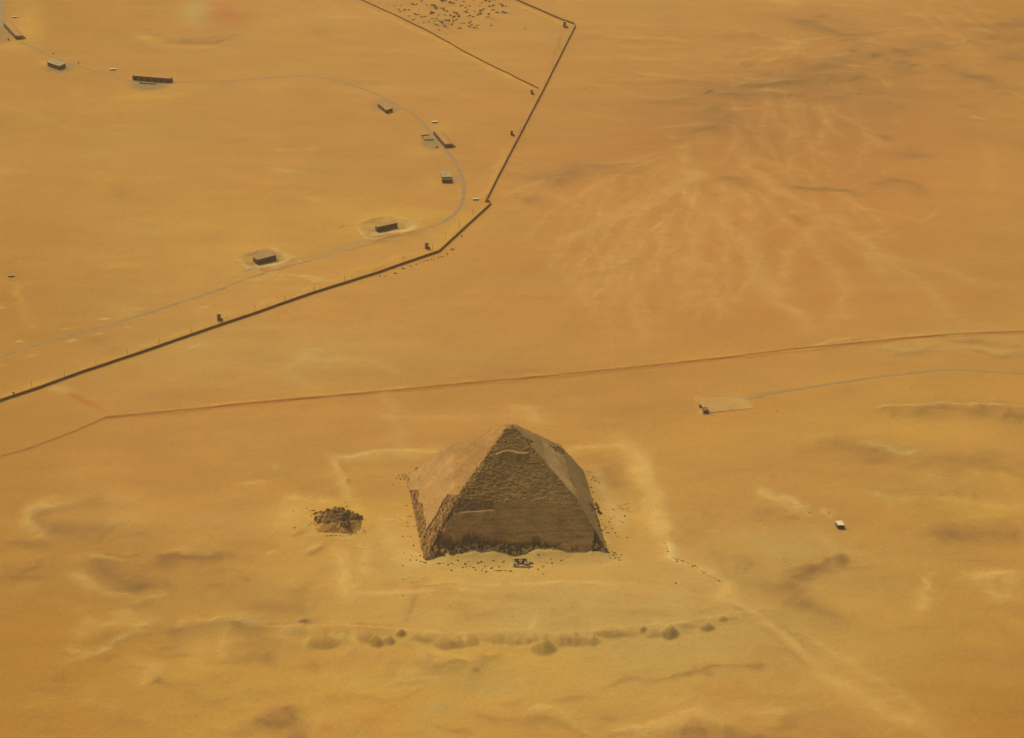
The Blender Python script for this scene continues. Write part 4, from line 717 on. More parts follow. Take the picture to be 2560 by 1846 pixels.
# ------------------------------------------------------------------ wire fences
def fence(pts, label, hgt, step, dens, side, post_t):
    P = [at(*p)[:2] for p in pts]; L = np.r_[0, np.cumsum([np.linalg.norm(P[i+1]-P[i]) for i in range(len(P)-1)])]
    Pn = np.array(P)
    def pos(s): return np.array([np.interp(s, L, Pn[:, 0]), np.interp(s, L, Pn[:, 1])])
    c0 = pos(0); root = empty('wire_fence', G(c0[0], c0[1])); tag(root, label, 'fence'); o0 = np.array(root.location)
    def loc(s, z): p = pos(s); return Vector((p[0]-o0[0], p[1]-o0[1], hz(*p)+z-o0[2]))
    mb = MB(); s = 0.0
    while s+step < L[-1]:
        for z in (.25, .7, 1.15, hgt-.15): mb.bar(loc(s, z), loc(s+step, z), .035, 3)
        if dens:
            for k in range(dens):
                a = s+step*k/dens; b = a+step/dens
                mb.bar(loc(a, .05), loc(b, hgt*.8), .06, 3); mb.bar(loc(b, .05), loc(a, hgt*.8), .06, 3)
        s += step
    mb.build('wire_mesh', M_wire, root)
    n = int(L[-1]/step); posts = []
    for i in range(n+1):
        s = i*step; a = loc(s, 0); c = pos(s); u_ = pix(np.array([c[0], c[1], 0])); vis = -5 < u_[0] < 2565
        posts.append((u_[1] if vis else -1e4, s))
    posts.sort(reverse=True); big = posts[:100]; rest = posts[100:]
    me = None
    for i, (_, s) in enumerate(big):
        if me is None:
            pm = MB(); pm.box(-post_t, post_t, -post_t, post_t, -.3, hgt, .01); pm.bar((0, 0, hgt), (0, -.35, hgt+.35), .05, 4); pm.bar((0, 0, hgt), (0, .35, hgt+.35), .05, 4)
            o = pm.build('post', M_wire, root); me = o.data
        else: o = bpy.data.objects.new('post', me); sc.collection.objects.link(o); o.parent = root
        o.location = loc(s, 0)
    if rest:
        rm = MB()
        for _, s in rest:
            a = loc(s, 0); rm.box(a.x-post_t, a.x+post_t, a.y-post_t, a.y+post_t, a.z-.3, a.z+hgt)
            rm.bar(a+Vector((0, 0, hgt)), a+Vector((0, -.35, hgt+.35)), .05, 4)
        tag(rm.build('far_posts', M_wire, root), kind='stuff')
    return root
fence([(265, 1045), (400, 1031), (520, 1020), (640, 1007), (900, 985), (1274, 951), (1540, 925), (1795, 898), (1950, 878), (2060, 867), (2258, 848), (2400, 838), (2560, 829), (2760, 816)], 'long brown barbed wire fence crossing the desert behind the big pyramid', 2.0, 3.3, 4, 0, .10)
fence([(265, 1045), (190, 1078), (120, 1105), (60, 1128), (0, 1143), (-160, 1205)], 'faint sparse wire fence at the left edge running down from the fence corner', 1.8, 3.0, 1, 0, .09)

# ------------------------------------------------------------------ lamp posts and guard towers
lp = empty('lamp_post', (0, 0, 0)); mb = MB(); mb.bar((0, 0, -.3), (0, 0, 7.6), .2, 6); mb.box(-.3, .3, -.3, .3, -.4, .25); mb.build('pole', M_metal, lp)
mb = MB(); mb.bar((0, 0, 7.5), (0, -1.1, 7.8), .07, 5); mb.build('arm', M_metal, lp); mb = MB(); mb.box(-.17, .17, -1.7, -1.0, 7.72, 7.9, .03); mb.build('lamp_head', M_metal, lp)
LP = [(34, 986, 'first lamp post at the lower left, standing by a small hut behind the boundary wall'), (79, 969, ''), (161, 944, ''), (240, 916, ''), (319, 889, ''), (398, 861, ''), (478, 834, ''), (637, 776, ''), (712, 752, ''), (786, 728, ''), (861, 703, ''), (1009, 654, ''), (1081, 626, ''), (1113, 597, ''), (1148, 567, ''), (1182, 535, ''), (1216, 499, ''), (1266, 400, ''), (1300, 330, ''), (1362, 213, ''), (1380, 173, ''), (1400, 130, '')]
first = True
for (x, y, _) in LP[1:]:
    o = lp if first else copy_tree(lp); first = False; p = at(x, y); o.location = G(p[0], p[1]); o.rotation_euler.z = rnd.uniform(-.3, .3)
    tag(o, 'thin rusty lamp post standing along the inner side of the boundary wall', 'lamp post', 'lamp posts along the boundary wall')
def tower():
    r_ = empty('guard_tower')
    m1 = MB(); m1.box(-2.6, 2.6, -2.6, 2.6, -.5, .25); m1.build('plinth', M_conc, r_)
    m1 = MB(); m1.box(-1.9, 1.9, -1.9, 1.9, .253, 5.2, .15); m1.build('shaft', M_brick, r_)
    m1 = MB(); m1.box(.3, 1.1, -1.93, -1.6, .26, 2.3); m1.build('door', M_dark, r_)
    m1 = MB(); m1.box(-2.3, 2.3, -2.3, 2.3, 5.203, 5.5); m1.build('deck', M_conc, r_)
    m1 = MB(); m1.box(-1.9, 1.9, -1.9, 1.9, 5.503, 8.1); cab = m1.build('cabin', M_tan, r_)
    for sx_, sy_ in ((0, -1), (0, 1), (1, 0), (-1, 0)):
        m1 = MB(); 
        if sx_ == 0: m1.box(-1.4, 1.4, sy_*1.93-.03, sy_*1.93+.03, 6.6, 7.6)
        else: m1.box(sx_*1.93-.03, sx_*1.93+.03, -1.4, 1.4, 6.6, 7.6)
        m1.build('window', M_glass, cab)
    m1 = MB(); m1.box(-2.5, 2.5, -2.5, 2.5, 8.103, 8.4, .1); m1.build('roof', M_conc, r_)
    m1 = MB(); m1.box(2.3, 4.4, -2.0, 1.0, -.5, 2.2); m1.build('annex', M_concd, r_)
    return r_
TW = [(547, 800, 1.0, .2, 'square guard tower behind the boundary wall, lowest and farthest left of the towers'),
      (1066, 622, 1.0, .15, 'square guard tower inside the blunt wall corner beside the right pit building'),
      (1279, 338, .85, -.2, 'square guard tower between the small grey building and the straight boundary wall'),
      (1329, 235, .8, -.3, 'small guard tower just below the end of the thin partition wall'),
      (1411, 68, 1.1, -.2, 'guard tower tucked into the topmost corner of the boundary wall'),
      (34, 988, .5, .2, 'low guard post hard behind the boundary wall near the left edge')]
tw = None
for x, y, s_, rz, lab in TW:
    o = tower() if tw is None else copy_tree(tw); tw = tw or o; p = at(x, y); o.location = G(p[0], p[1]); o.scale = (s_, s_, s_); o.rotation_euler.z = rz; tag(o, lab, 'guard tower', 'guard towers of the compound')

# ------------------------------------------------------------------ compound buildings
def frame(a, b):
    """local frame: origin a, x towards b, y to the left of x"""
    d = b[:2]-a[:2]; L = np.linalg.norm(d); return L, math.atan2(d[1], d[0])
def magazine(pa, pb, hgt, dep, label, doors, name='covered_magazine'):
    a, b = at(*pa), at(*pb); L, ang = frame(a, b); r_ = empty(name, G(a[0], a[1]), ang); tag(r_, label, 'bunker', 'sand covered magazines along the service road')
    m1 = MB(); m1.box(0, L, 0, 1, -1, hgt); m1.box(0, 1.0, 1.003, dep, -1, hgt-.4); m1.box(L-1.0, L, 1.003, dep, -1, hgt-.4); m1.build('retaining_wall', M_concd, r_)
    # rounded sand roof
    vs = []; fs = []; nx, ny = 24, 10
    for j in range(ny+1):
        for i in range(nx+1):
            x = 1.0+(L-2.0)*i/nx; y = 1.003+(dep+8)*j/ny; t = j/ny
            z = (hgt-.15)*(1-sstep(.5, 1, t))+.5*math.sin(math.pi*min(1, t*1.5))+.25*float(fbm(np.array(x/6.), np.array(y/5.+L), 2))
            vs.append((x, y, z-.5*t))
    for j in range(ny):
        for i in range(nx): k = j*(nx+1)+i; fs.append((k, k+1, k+nx+2, k+nx+1))
    n0 = len(vs); vs += [(1, 1.003, -1), (L-1, 1.003, -1), (L-1, dep+9, -1), (1, dep+9, -1)]
    fs.append(tuple(range(0, nx+1))[::-1]+(n0, n0+1)); fs.append(tuple(k*(nx+1) for k in range(ny+1))+(n0+3, n0)); fs.append(tuple(k*(nx+1)+nx for k in range(ny+1))[::-1]+(n0+1, n0+2))
    mesh_obj('earth_roof', vs, fs, M_roofsand, r_, True)
    m1 = MB(); m1.box(-.15, L+.15, -.15, 1.1, hgt+.003, hgt+.35); m1.build('parapet', M_concd, r_)
    for k in range(doors):
        x = L*(k+.5)/doors; m1 = MB(); m1.box(x-1.7, x+1.7, -.06, .0-.003, .1, min(3.6, hgt-1)); dd = m1.build('door', M_dark, r_)
        m1 = MB(); m1.box(x-2.0, x-1.703, -.16, -.003, .0, min(3.9, hgt-.7)); m1.box(x+1.703, x+2.0, -.16, -.003, 0, min(3.9, hgt-.7)); m1.build('frame', M_concd, dd)
    return r_
magazine((331, 200), (427, 208), 6.2, 9, 'long low magazine with a dark wide front wall facing the viewer at a walled yard', 6)
magazine((1083, 337), (1112, 371), 5.0, 10, 'dark fronted slanting magazine where the service road curves down', 5)
magazine((9, 66), (40, 99), 5.2, 10, 'dark slanting magazine in the far upper left corner beside the grey road', 5)
def yard(pts, label, h=1.4): wall('yard_wall', px(pts), h, .5, label, m=M_concd, cope=False, pil=0, jit=0, body='low_wall')
yard([(353, 202), (350, 208.5), (386, 211), (391, 206)], 'low walled yard in front of the long magazine')
yard([(1073, 339), (1053, 341), (1062, 352), (1084, 351)], 'low walled yard left of the slanting magazine on the curve')
def block(roof, hpx, label, name, wm, rm, kind, ap=None, cat='building'):
    """flat roofed building from the corners of its roof"""
    s0 = FPX/np.linalg.norm(at(*roof[0])-CAM); hgt = hpx/(s0*math.cos(PITCH-.02)); P = [at(x, y+hpx) for x, y in roof]
    if np.cross(P[1][:2]-P[0][:2], P[2][:2]-P[1][:2]) < 0: P = P[::-1]
    c = sum(P)/len(P); r_ = empty(name, G(c[0], c[1])); tag(r_, label, cat); Q = [p[:2]-c[:2] for p in P]
    m1 = MB(); m1.prism(Q, -1, hgt); m1.build('wall', wm, r_)
    sc_ = lambda k, z0, z1, nm, mt, par: (lambda mm: (mm.prism([q*k for q in Q], z0, z1), mm.build(nm, mt, par))[1])(MB())
    rf = sc_(1.05, hgt+.003, hgt+.4, 'roof', rm, r_)
    # openings on each long side
    n = len(Q)
    for i in range(n):
        a, b = Q[i], Q[(i+1) % n]; L = np.linalg.norm(b-a); 
        if L < 7: continue
        tg = (b-a)/L; nn = np.array([tg[1], -tg[0]]); k_ = max(2, int(L/5))
        for k in range(k_):
            ce = a+tg*L*(k+.5)/k_; w_ = .9; isd = (k == k_//2)
            z0, z1 = (0, 2.4) if isd else (hgt*.55, hgt*.8)
            m1 = MB(); m1.prism([ce-tg*w_+nn*.02, ce+tg*w_+nn*.02, ce+tg*w_+nn*.09, ce-tg*w_+nn*.09][::1], z0, z1); m1.build('door' if isd else 'window', M_dark, r_)
    if kind == 'vent':
        for k in range(3):
            c2 = (Q[0]+(Q[2]-Q[0])*(.25+.25*k))*.9; m1 = MB(); m1.box(c2[0]-.6, c2[0]+.6, c2[1]-.6, c2[1]+.6, hgt+.404, hgt+1.1, .05); m1.build('roof_vent', M_tan, rf)
    return r_
block([(118.5, 155.6), (128, 147), (164, 158), (148, 165.5)], 8.5, 'grey flat roofed building below the service road near the upper left corner', 'flat_building', M_concd, M_conc, 'vent')
block([(944, 261), (967, 259), (981, 273), (965, 278)], 8, 'sand dusted flat building just left of the curving road', 'flat_building', M_concd, M_road2, '')
block([(1102, 430), (1121, 430), (1128.5, 444), (1104.6, 445)], 12, 'upright grey building with a two tone front inside the road bend', 'flat_building', M_tan, M_conc, 'vent')
block([(1105, 446.5), (1129, 445.5), (1131, 450), (1106, 451)], 8, 'lower grey annex with a dark front against the upright building', 'annex_building', M_concd, M_tan, '')
block([(632.5, 643.5), (678.8, 627), (690, 639), (643.6, 651)], 11, 'brown flat roofed building in the left sand pit', 'pit_building', M_concd, mat('brown_roof', (176, 136, 82), (160, 122, 72), .3), '')
block([(938, 565), (985, 551.5), (993, 559), (943, 570)], 11.5, 'brown flat roofed building in the right sand pit', 'pit_building', M_concd, mat('dusty_roof', (186, 142, 80), (168, 128, 72), .3), '')
def hut(x, y, wpx, label, hpx=2.2, m=M_white):
    s0 = FPX/np.linalg.norm(at(x, y)-CAM); w_ = wpx/s0; p = at(x, y); r_ = empty('small_shed', G(p[0], p[1]), .12); tag(r_, label, 'shed', 'small white sheds in the compound')
    m1 = MB(); m1.box(-w_/2, w_/2, -1.6, 1.6, -.3, 1.5); m1.build('wall', M_concd, r_); m1 = MB(); m1.box(-w_/2-.25, w_/2+.25, -1.9, 1.9, 1.503, 1.75, .1); m1.build('roof', m, r_)
    m1 = MB(); m1.box(-.5, .5, -1.66, -1.603, -.2, 1.2); m1.build('door', M_dark, r_)
hut(37, 44, 11, 'tiny white roofed shed near the top left corner above the dark magazine'); hut(283, 175, 15, 'small white shed above the service road left of the long magazine')
hut(1087, 308, 15, 'small white shed above the slanting magazine on the curve'); hut(1189, 500, 14, 'small white shed beside the step in the boundary wall')
hut(28, 691, 14, 'small dark and white shed alone on the sand at the left edge', m=M_tan)
# parked or standing dark items in the yards
def crate(x, y, s_, label):
    p = at(x, y); m1 = MB(); m1.box(-s_, s_, -s_, s_, 0, s_*1.6, s_*.1); m1.box(-s_*.8, s_*.8, -s_*.8, s_*.8, s_*1.6+.003, s_*1.8); o = m1.build('water_tank', M_concd); o.location = G(p[0], p[1]); tag(o, label, 'tank')
crate(1092, 371, 1.3, 'small dark tank standing in the yard of the slanting magazine'); crate(21, 100, 1.3, 'small dark tank beside the corner magazine')
crate(133, 134, .9, 'tiny dark tank on the upper side of the road near the grey building'); crate(196, 158, .9, 'tiny dark tank on the upper side of the road right of the grey building')

# kiosk with a white roof, right
def kiosk(roof, hpx, label, name):
    return block(roof, hpx, label, name, M_dark if False else mat('kiosk_wall', (140, 112, 74), (118, 92, 60), .5), M_white, '', cat='kiosk')
kiosk([(2088, 1303), (2103, 1302), (2111, 1313), (2094, 1313)], 9, 'white roofed hut standing alone on the sand right of the pyramid', 'small_hut')
block([(1756, 1020), (1766, 1019), (1771, 1027), (1759, 1028)], 7, 'dark ticket hut at the lower left corner of the paved terrace', 'gate_hut', M_concd, M_concd, '', cat='hut')
block([(1747.5, 1007), (1751, 1007), (1753, 1013), (1749, 1014)], 7, 'narrow dark booth at the left edge of the paved terrace', 'gate_booth', M_concd, M_conc, '', cat='booth')
wall('terrace_wall', px([(1743, 997), (1749, 1010), (1754, 1030), (1758, 1037)]), .9, .5, 'low pale wall along the left side of the paved terrace', m=M_tan, cope=False, pil=0, jit=0, body='low_wall')

# ------------------------------------------------------------------ offering chapel at the foot of the pyramid
p = at(1303, 1413); ch = empty('offering_chapel', (p[0], p[1], hz(p[0], p[1])+.1), 0); tag(ch, 'small roofless stone chapel with a dark court at the foot of the pyramid', 'chapel')
m1 = MB(); m1.box(-9, 9, -4, 9, -1, .5); m1.build('platform', M_chap, ch)
for x0, x1, y0, y1, h_ in [(-8, -6.6, -2.5, 7.5, 2.2), (6.2, 7.8, -2.5, 7.5, 1.7), (-6.597, 6.197, 6.3, 7.5, 2.6), (-6.597, -2.6, -2.5, -1.4, 1.2), (2.2, 6.197, -2.5, -1.4, 1.4)]:
    m1 = MB(); m1.box(x0, x1, y0, y1, .503, .5+h_, .05); m1.build('wall', M_chap, ch)
for x in (-3.4, 2.4): m1 = MB(); m1.box(x-.9, x+.9, 2.2, 3.6, .503, 5.2, .1); m1.build('stela', M_concd, ch)
m1 = MB(); m1.box(-2.2, 1.4, 2.0, 4.0, 2.6, 3.1); m1.box(-2.2, -1.6, 2.2, 3.8, .503, 2.597); m1.box(.8, 1.4, 2.2, 3.8, .503, 2.597); m1.build('altar', M_chap, ch)
m1 = MB(); m1.box(-4.5, 3.5, -1.2, 2.0, .505, .56); m1.build('court_pit_shade', M_dark, ch)  # flat dark sheet painted as the shaded pit of the court
wall('low_stone_wall', px([(1284, 1420), (1310, 1421), (1333, 1419)]), .7, .6, 'line of low brown blocks in front of the chapel', m=M_rockp, cope=False, pil=0, jit=0, body='masonry')
p = at(1325, 1411); m1 = MB(); m1.add([(-4, -2, 0), (4.5, -1.2, 0), (3.5, 2.2, 0), (-3.6, 2, 0), (-3, -1.2, 2.2), (2.6, -.8, .9), (2.2, 1.2, .8), (-2.8, 1.4, 2.4)], [(3, 2, 1, 0), (4, 5, 6, 7), (0, 1, 5, 4), (1, 2, 6, 5), (2, 3, 7, 6), (3, 0, 4, 7)])
o = m1.build('broken_slab', M_rock); o.location = G(p[0], p[1], -.2); tag(o, 'dark tilted broken slab beside the right of the chapel', 'slab')

# ------------------------------------------------------------------ boulders
def rock_mesh(seed, m):
    r2 = random.Random(seed); bm = bmesh.new(); bmesh.ops.create_icosphere(bm, subdivisions=2, radius=1)
    ax = Vector((r2.uniform(.8, 1.25), r2.uniform(.7, 1.0), r2.uniform(.6, .85)))
    pl = [(Vector((r2.uniform(-1, 1), r2.uniform(-1, 1), r2.uniform(-1, 1))).normalized(), r2.uniform(.6, .85)) for _ in range(9)]
    for v in bm.verts:
        for n_, d_ in pl:
            e = v.co.dot(n_)
            if e > d_: v.co -= n_*(e-d_)
        v.co = Vector((v.co.x*ax.x, v.co.y*ax.y, v.co.z*ax.z))
    me = bpy.data.meshes.new('boulder'); bm.to_mesh(me); bm.free(); me.materials.append(m); return me
RD = [rock_mesh(i, M_rock) for i in range(5)]; RP = [rock_mesh(20+i, M_rockp) for i in range(4)]
def rock(x, y, s_, label, group, pool=RD, name='boulder', cat='boulder'):
    p = at(x, y); o = bpy.data.objects.new(name, rnd.choice(pool)); sc.collection.objects.link(o)
    o.location = G(p[0], p[1], s_*.15); k = s_*.88; o.scale = (k*rnd.uniform(.9, 1.5), k*rnd.uniform(.7, 1.1), k*rnd.uniform(.7, 1.1)); o.rotation_euler = (0, 0, rnd.uniform(0, 6.28)); tag(o, label, cat, group)
c1 = lambda x, y: cp('1', x, y)
lab = 'dark fallen block on the sand in front of the pyramid'; gr = 'fallen blocks in front of the pyramid'
for x, y in [(960, 1390), (880, 1430), (860, 1445), (940, 1445), (1010, 1432), (670, 1440), (700, 1433), (740, 1430), (620, 1390), (575, 1415), (555, 1410), (430, 1410), (450, 1412), (485, 1412), (530, 1420), (1040, 1400), (1055, 1392), (970, 1465), (1000, 1468), (1020, 1466), (1040, 1464), (1065, 1466), (1080, 1468), (1115, 1470), (1130, 1472), (850, 1465), (890, 1478), (560, 1465), (840, 1400), (690, 1415), (720, 1400),
             (1460, 1400), (1510, 1402), (1430, 1425), (1420, 1438), (1500, 1375), (1380, 1352), (1380, 1455), (1425, 1495), (270, 1385), (300, 1390), (315, 1396), (170, 1370), (620, 1365), (700, 1305), (690, 1330), (640, 1310), (770, 1440), (790, 1460), (810, 1408), (1290, 1445), (1600, 1380), (760, 1340), (560, 1340)]:
    rock(*c1(x, y), rnd.uniform(.75, 1.35), lab, gr)
lab = 'dark fallen block on the sand at the left foot of the pyramid'; gr = 'fallen blocks left of the pyramid'
for x, y in [(140, 850), (100, 1140), (150, 1140), (150, 1045), (145, 1010), (210, 1045), (250, 1100), (100, 1420), (200, 1230), (235, 1340), (75, 985), (110, 1300), (190, 1330), (5, 650), (40, 590), (80, 600), (60, 565), (100, 560), (135, 580), (160, 540), (200, 560), (120, 600), (225, 500), (240, 490), (145, 640), (150, 670), (260, 1290), (265, 1330), (230, 1370), (175, 1140)]:
    rock(*c1(x, y), rnd.uniform(.7, 1.3), lab, gr)
lab = 'dark fallen block among the stones along the right foot of the pyramid'; gr = 'fallen blocks right of the pyramid'
for x, y in [(1835, 535), (1860, 545), (1850, 575), (1900, 590), (1885, 620), (1915, 625), (1940, 620), (1925, 600), (1955, 640), (1880, 690), (1895, 740), (1905, 800), (1920, 830), (1960, 800), (2000, 800), (1950, 945), (1965, 960), (1975, 1000), (1990, 1040), (2010, 1060), (2010, 1085), (2025, 1070), (2030, 1120), (2050, 1120), (2080, 1070), (2010, 960), (2050, 960), (2100, 960), (2070, 975), (2160, 1000), (2185, 1010), (2090, 890), (2130, 1140), (2110, 1110),
             (2075, 1290), (2100, 1300), (2090, 1320), (2050, 1330), (2120, 1310), (2165, 1315), (2140, 1340), (2110, 1345), (2150, 1365), (2060, 1350), (2200, 950), (2215, 880), (2240, 870), (2050, 1010), (1990, 1100), (2220, 1150)]:
    rock(*c1(x, y), rnd.uniform(.7, 1.35), lab, gr)
for x, y, s_ in [(1930, 862, 2.6), (1945, 885, 2.2), (1938, 900, 2.2), (1950, 925, 2.4), (1965, 940, 2.6), (1925, 850, 2.2)]:
    rock(*c1(x, y), s_, 'large dark boulder against the right base of the pyramid', 'large boulders at the right base')
lab = 'small dark stone in the broken line of stones right of the pyramid'; gr = 'stones in the broken line'
for x, y in [(2118, 848), (2130, 853), (2145, 860), (2150, 845), (2165, 850), (2180, 842), (2195, 838), (2210, 832), (2225, 828), (2150, 866), (2163, 872), (2172, 876), (2190, 885), (2225, 893), (2240, 905), (2262, 908), (2285, 905), (2320, 880)]:
    rock(*c1(x, y), rnd.uniform(.5, .9), lab, gr)
cC_ = lambda x, y: cp('C', x, y)
for x, y in [(232, 765), (240, 772), (250, 776), (262, 774), (275, 780), (285, 782), (255, 786), (310, 792), (325, 797), (335, 805), (345, 806), (330, 808), (355, 815), (385, 838), (398, 845), (410, 852), (422, 858), (435, 863), (448, 872), (460, 880), (472, 886), (250, 888), (200, 700), (204, 712), (208, 726), (212, 738)]:
    rock(*cC_(x, y), rnd.uniform(.6, 1.3), 'brown stone in the row of broken wall remains at the bend of the causeway', 'stones along the causeway')
for x, y in [(850, 505), (865, 505), (895, 548), (905, 548), (990, 548), (770, 768), (790, 775), (780, 785), (740, 55)]:
    rock(*cC_(x, y), .9, 'small brown stone on open sand left of the white roofed hut', 'scattered stones near the white hut', RP)
c6 = lambda x, y: cp('6', x, y)
for x, y in [(1240, 610), (1262, 616), (1300, 620), (1318, 608), (1385, 595), (1400, 597), (1448, 556), (1465, 556), (1508, 535), (1518, 540), (1553, 522), (1560, 520), (1590, 506), (1615, 496), (1622, 498), (1645, 492), (1680, 484), (1700, 486), (1735, 468), (1755, 463), (1775, 460), (1808, 440), (1840, 405), (1850, 398), (1862, 402), (1850, 412), (1922, 290), (1928, 302)]:
    rock(*c6(x, y), rnd.uniform(.9, 1.7), 'small dark rock in the ragged row outside the boundary wall', 'rocks strewn outside the boundary wall')
c2 = lambda x, y: cp('2', x, y)
for x, y in [(780, 490), (830, 490), (860, 480), (700, 440), (760, 780), (790, 735), (910, 280), (1520, 390), (1500, 395), (1480, 310), (1840, 830), (1860, 880), (1890, 900), (1840, 935), (1900, 930), (1860, 1190), (2160, 1170), (1440, 955), (1060, 995), (1120, 998), (1200, 990), (1300, 990), (1380, 992), (1600, 970), (1640, 935), (1700, 938), (460, 840), (430, 515), (800, 600), (820, 560)]:
    rock(*c2(x, y), rnd.uniform(.5, 1.1), 'broken stone scattered round the foot of the small ruined pyramid', 'stones round the ruined pyramid')
cB_ = lambda x, y: cp('B', x, y)
for x, y in [(1197, 312), (1197, 322), (818, 80), (1268, 244), (1284, 184), (1720, 50), (1668, 455), (322, 394)]:
    rock(*cB_(x, y), rnd.uniform(1.0, 1.6), 'lone dark rock on the far sand hills at the upper right', 'lone rocks on the far hills')
for x, y in [(560, 1010), (648, 1005), (850, 1080), (940, 1130), (600, 900), (1240, 1140), (560, 910), (575, 912), (680, 905), (700, 900), (1600, 1090)]:
    rock(*cp('E', x, y), .8, 'small brown stone on the trodden ground in front of the pyramid', 'stones on the foreground plain', RP)

# ------------------------------------------------------------------ shrubs of the upper plantation
def shrub_mesh(seed, m):
    r2 = random.Random(seed); mb = MB()
    for k in range(46):
        a = r2.uniform(0, 6.28); r_ = abs(r2.gauss(0, .42)); z = max(.05, .75*(1-r_)*r2.uniform(.2, 1)); c = Vector((math.cos(a)*r_, math.sin(a)*r_, z)); s_ = r2.uniform(.1, .24)
        e1 = Vector((r2.uniform(-1, 1), r2.uniform(-1, 1), r2.uniform(-.6, .6))).normalized()*s_; e2 = e1.cross(Vector((r2.uniform(-1, 1), r2.uniform(-1, 1), r2.uniform(-1, 1)))).normalized()*s_*.8
        mb.add([c-e1-e2*.4, c+e2, c+e1-e2*.3, c-e2], [(0, 3, 2, 1)])
    me = bpy.data.meshes.new('crown'); me.from_pydata(mb.v, [], mb.f); me.update(); me.materials.append(m); return me
def stem_mesh():
    mb = MB()
    for k in range(5): a = k*1.25; mb.bar((0, 0, -.15), (.35*math.cos(a), .35*math.sin(a), .5), .03, 4)
    me = bpy.data.meshes.new('trunk'); me.from_pydata(mb.v, [], mb.f); me.update(); me.materials.append(M_leafb); return me
SH = [shrub_mesh(i, M_leaf) for i in range(5)]; SD = [shrub_mesh(30+i, M_leafb) for i in range(4)]; STM = stem_mesh()
c5 = lambda x, y: cp('5', x, y)
BUSH = [(400, 62, 1), (465, 50, 1), (440, 90, 1.3), (455, 112, 1.2), (500, 95, 1.6), (535, 97, 1.2), (568, 40, 1.7), (612, 42, 1.2), (655, 15, 1.3), (780, 60, 2.4), (800, 80, 2.2), (760, 50, 1.4), (860, 82, 1.4), (850, 5, 2.4), (880, 8, 1.8), (930, 25, 1.8), (960, 35, 1.7), (985, 5, 1.3), (1030, 60, 1.5), (1070, 75, 1.3), (1115, 62, 1.1), (1155, 5, 1), (1200, 60, 1), (1260, 15, 1.8), (1300, 22, 1.4), (1350, 15, 1.1),
        (1420, 55, 1.8), (1450, 65, 1.4), (1400, 45, 1.2), (1300, 70, 1.4), (1330, 62, 1.6), (1340, 100, 1.6), (1380, 125, 1.6), (1420, 120, 1.8), (1455, 125, 1.6), (1495, 140, .9), (1290, 140, 1.8), (1285, 165, 1.6), (1210, 130, 2.0), (1220, 105, 1.5), (1190, 145, 1.6), (1080, 118, 1.8), (1110, 150, 1.6), (1140, 160, 1.4), (985, 130, 2.4), (1010, 150, 2.0), (965, 160, 1.8), (900, 110, 1.7), (870, 100, 1.3),
        (760, 128, 2.2), (740, 135, 1.4), (820, 145, 1.1), (875, 145, 1.1), (600, 138, 1.8), (625, 145, 1.3), (580, 190, 1.2), (540, 152, 1), (650, 165, 1.3), (680, 160, 1.4), (705, 158, 1.1), (760, 180, 1.2), (800, 182, 1.4), (730, 212, 1.4), (680, 212, 1), (780, 205, 1.5), (830, 205, 1.5), (850, 220, 1.6), (890, 198, 2.0), (920, 195, 1.8), (960, 205, 1.6), (990, 190, 1.4), (940, 238, 1.4), (885, 260, 1.5), (870, 245, 1.2), (800, 240, 1.3), (830, 247, 1), (780, 232, 1.1),
        (1010, 272, 1.5), (1030, 275, 1.1), (1110, 258, 1.4), (1130, 240, 1.4), (1165, 268, 1.4), (1180, 245, 1.2), (1150, 262, 1), (1310, 245, 1.3), (1125, 208, 1.3), (1060, 225, 1), (820, 285, .9), (625, 215, .8), (1030, 225, .8), (1630, 272, .8), (1840, 190, .8), (1650, 100, .8), (1700, 130, .7), (1320, 180, .8), (700, 40, .8), (630, 90, .7), (1055, 20, 1.2), (1090, 95, 1.1), (1240, 90, 1.1), (1160, 110, 1.1), (930, 150, 1.2), (1230, 30, 1)]
for (x, y, s_) in list(BUSH): BUSH.append((x+rnd.uniform(-26, 26), max(-20, y+rnd.uniform(-14, 14)), s_*rnd.uniform(.45, .8)))
for x, y, s_ in BUSH:
    p = at(*c5(x, y)); dry = rnd.random() < .45; r_ = empty('shrub', G(p[0], p[1]), rnd.uniform(0, 6)); k = s_*2.0; r_.scale = (k*rnd.uniform(1.1, 1.7), k*rnd.uniform(.9, 1.2), k*.9)
    tag(r_, 'low dry brown shrub in the scattered plantation at the top' if dry else 'low dusty green shrub in the scattered plantation at the top', 'shrub', 'dry brown shrubs of the plantation' if dry else 'dusty green shrubs of the plantation')
    for nm, me in (('crown', rnd.choice(SD if dry else SH)), ('trunk', STM)):
        o = bpy.data.objects.new(nm, me); sc.collection.objects.link(o); o.parent = r_

# ------------------------------------------------------------------ dusty air
hm = bpy.data.materials.new('dusty_air'); hm.use_nodes = True; t = hm.node_tree; t.nodes.remove(t.nodes['Principled BSDF'])
pv = t.nodes.new('ShaderNodeVolumePrincipled'); pv.inputs['Color'].default_value = (1.0, .78, .44, 1); pv.inputs['Density'].default_value = HAZE; pv.inputs['Anisotropy'].default_value = .2
t.links.new(pv.outputs[0], t.nodes['Material Output'].inputs['Volume'])
zlo = float(GZ.min())-1
m1 = MB(); m1.box(-27500, 27500, -27500, 27500, zlo-1, 1330); tag(m1.build('haze', hm), kind='stuff')

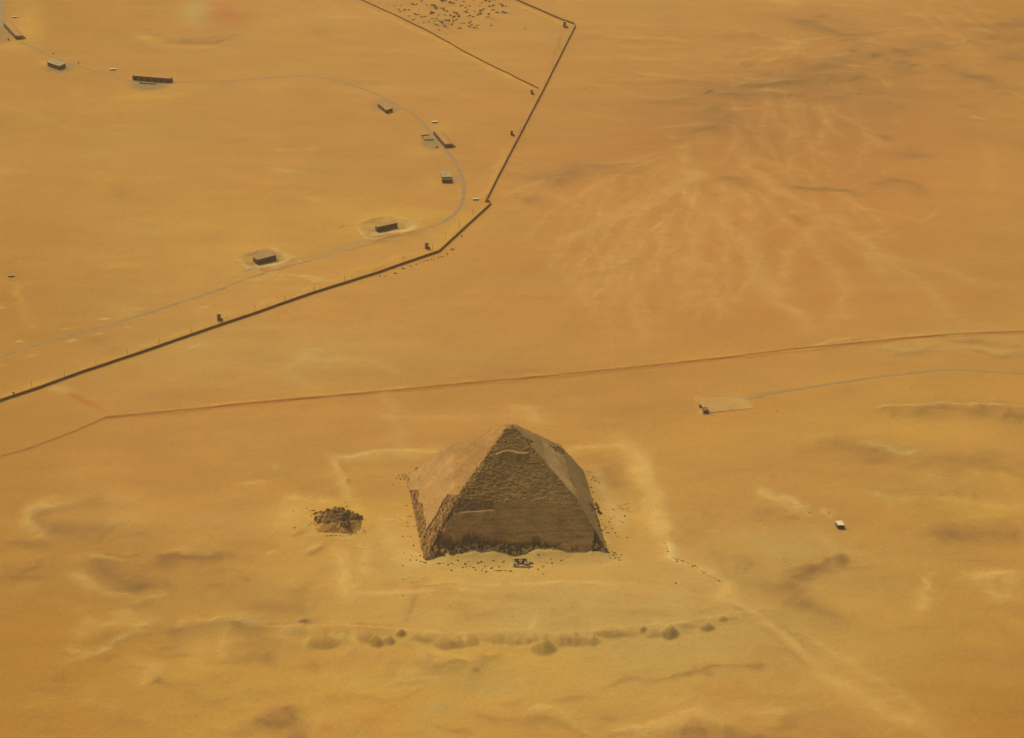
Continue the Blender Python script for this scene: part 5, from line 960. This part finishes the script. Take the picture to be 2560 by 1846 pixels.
# ------------------------------------------------------------------ single out the repeats by their place in the row
ORD = ['first', 'second', 'third', 'fourth', 'fifth', 'sixth', 'seventh', 'eighth', 'ninth', 'tenth', 'eleventh', 'twelfth', 'thirteenth', 'fourteenth', 'fifteenth', 'sixteenth', 'seventeenth', 'eighteenth', 'nineteenth', 'twentieth', 'twenty first', 'twenty second', 'twenty third', 'twenty fourth', 'twenty fifth', 'twenty sixth', 'twenty seventh', 'twenty eighth', 'twenty ninth', 'thirtieth', 'thirty first', 'thirty second', 'thirty third', 'thirty fourth', 'thirty fifth', 'thirty sixth', 'thirty seventh', 'thirty eighth', 'thirty ninth', 'fortieth']
SHORT = {'fallen blocks in front of the pyramid': ('dark fallen block before the pyramid front', 3), 'fallen blocks left of the pyramid': ('dark fallen block left of the pyramid foot', 2), 'fallen blocks right of the pyramid': ('dark fallen block right of the pyramid foot', 3),
         'stones round the ruined pyramid': ('broken stone by the small ruined pyramid', 2), 'stones along the causeway': ('brown stone of the broken causeway wall', 1), 'lamp posts along the boundary wall': ('thin rusty lamp post along the inner boundary wall', 1),
         'rocks strewn outside the boundary wall': ('small dark rock strewn outside the boundary wall', 1), 'stones in the broken line': ('small dark stone in the broken line right of the pyramid', 1), 'lone rocks on the far hills': ('lone dark rock on the far sand hills', 1),
         'dry brown shrubs of the plantation': ('dry brown shrub of the plantation', 4), 'dusty green shrubs of the plantation': ('dusty green shrub of the plantation', 4), 'scattered stones near the white hut': ('small brown stone left of the white roofed hut', 1),
         'stones on the foreground plain': ('small brown stone on the trodden foreground plain', 1), 'large boulders at the right base': ('large dark boulder against the right pyramid base', 1)}
ROWS = {1: [''], 2: [' in the upper row', ' in the lower row'], 3: [' in the upper row', ' in the middle row', ' in the lower row'], 4: [' in the top row', ' in the upper middle row', ' in the lower middle row', ' in the bottom row']}
for g_, (base, nr) in SHORT.items():
    it = [o for o in sc.collection.objects if o.get('group') == g_ and o.parent is None]
    it.sort(key=lambda o: pix(np.array(o.location))[1]); n_ = math.ceil(len(it)/nr)
    for r_i in range(nr):
        row = sorted(it[r_i*n_:(r_i+1)*n_], key=lambda o: pix(np.array(o.location))[0])
        for k, o in enumerate(row): o['label'] = '%s, %s from the left%s' % (base, ORD[k], ROWS[nr][r_i])
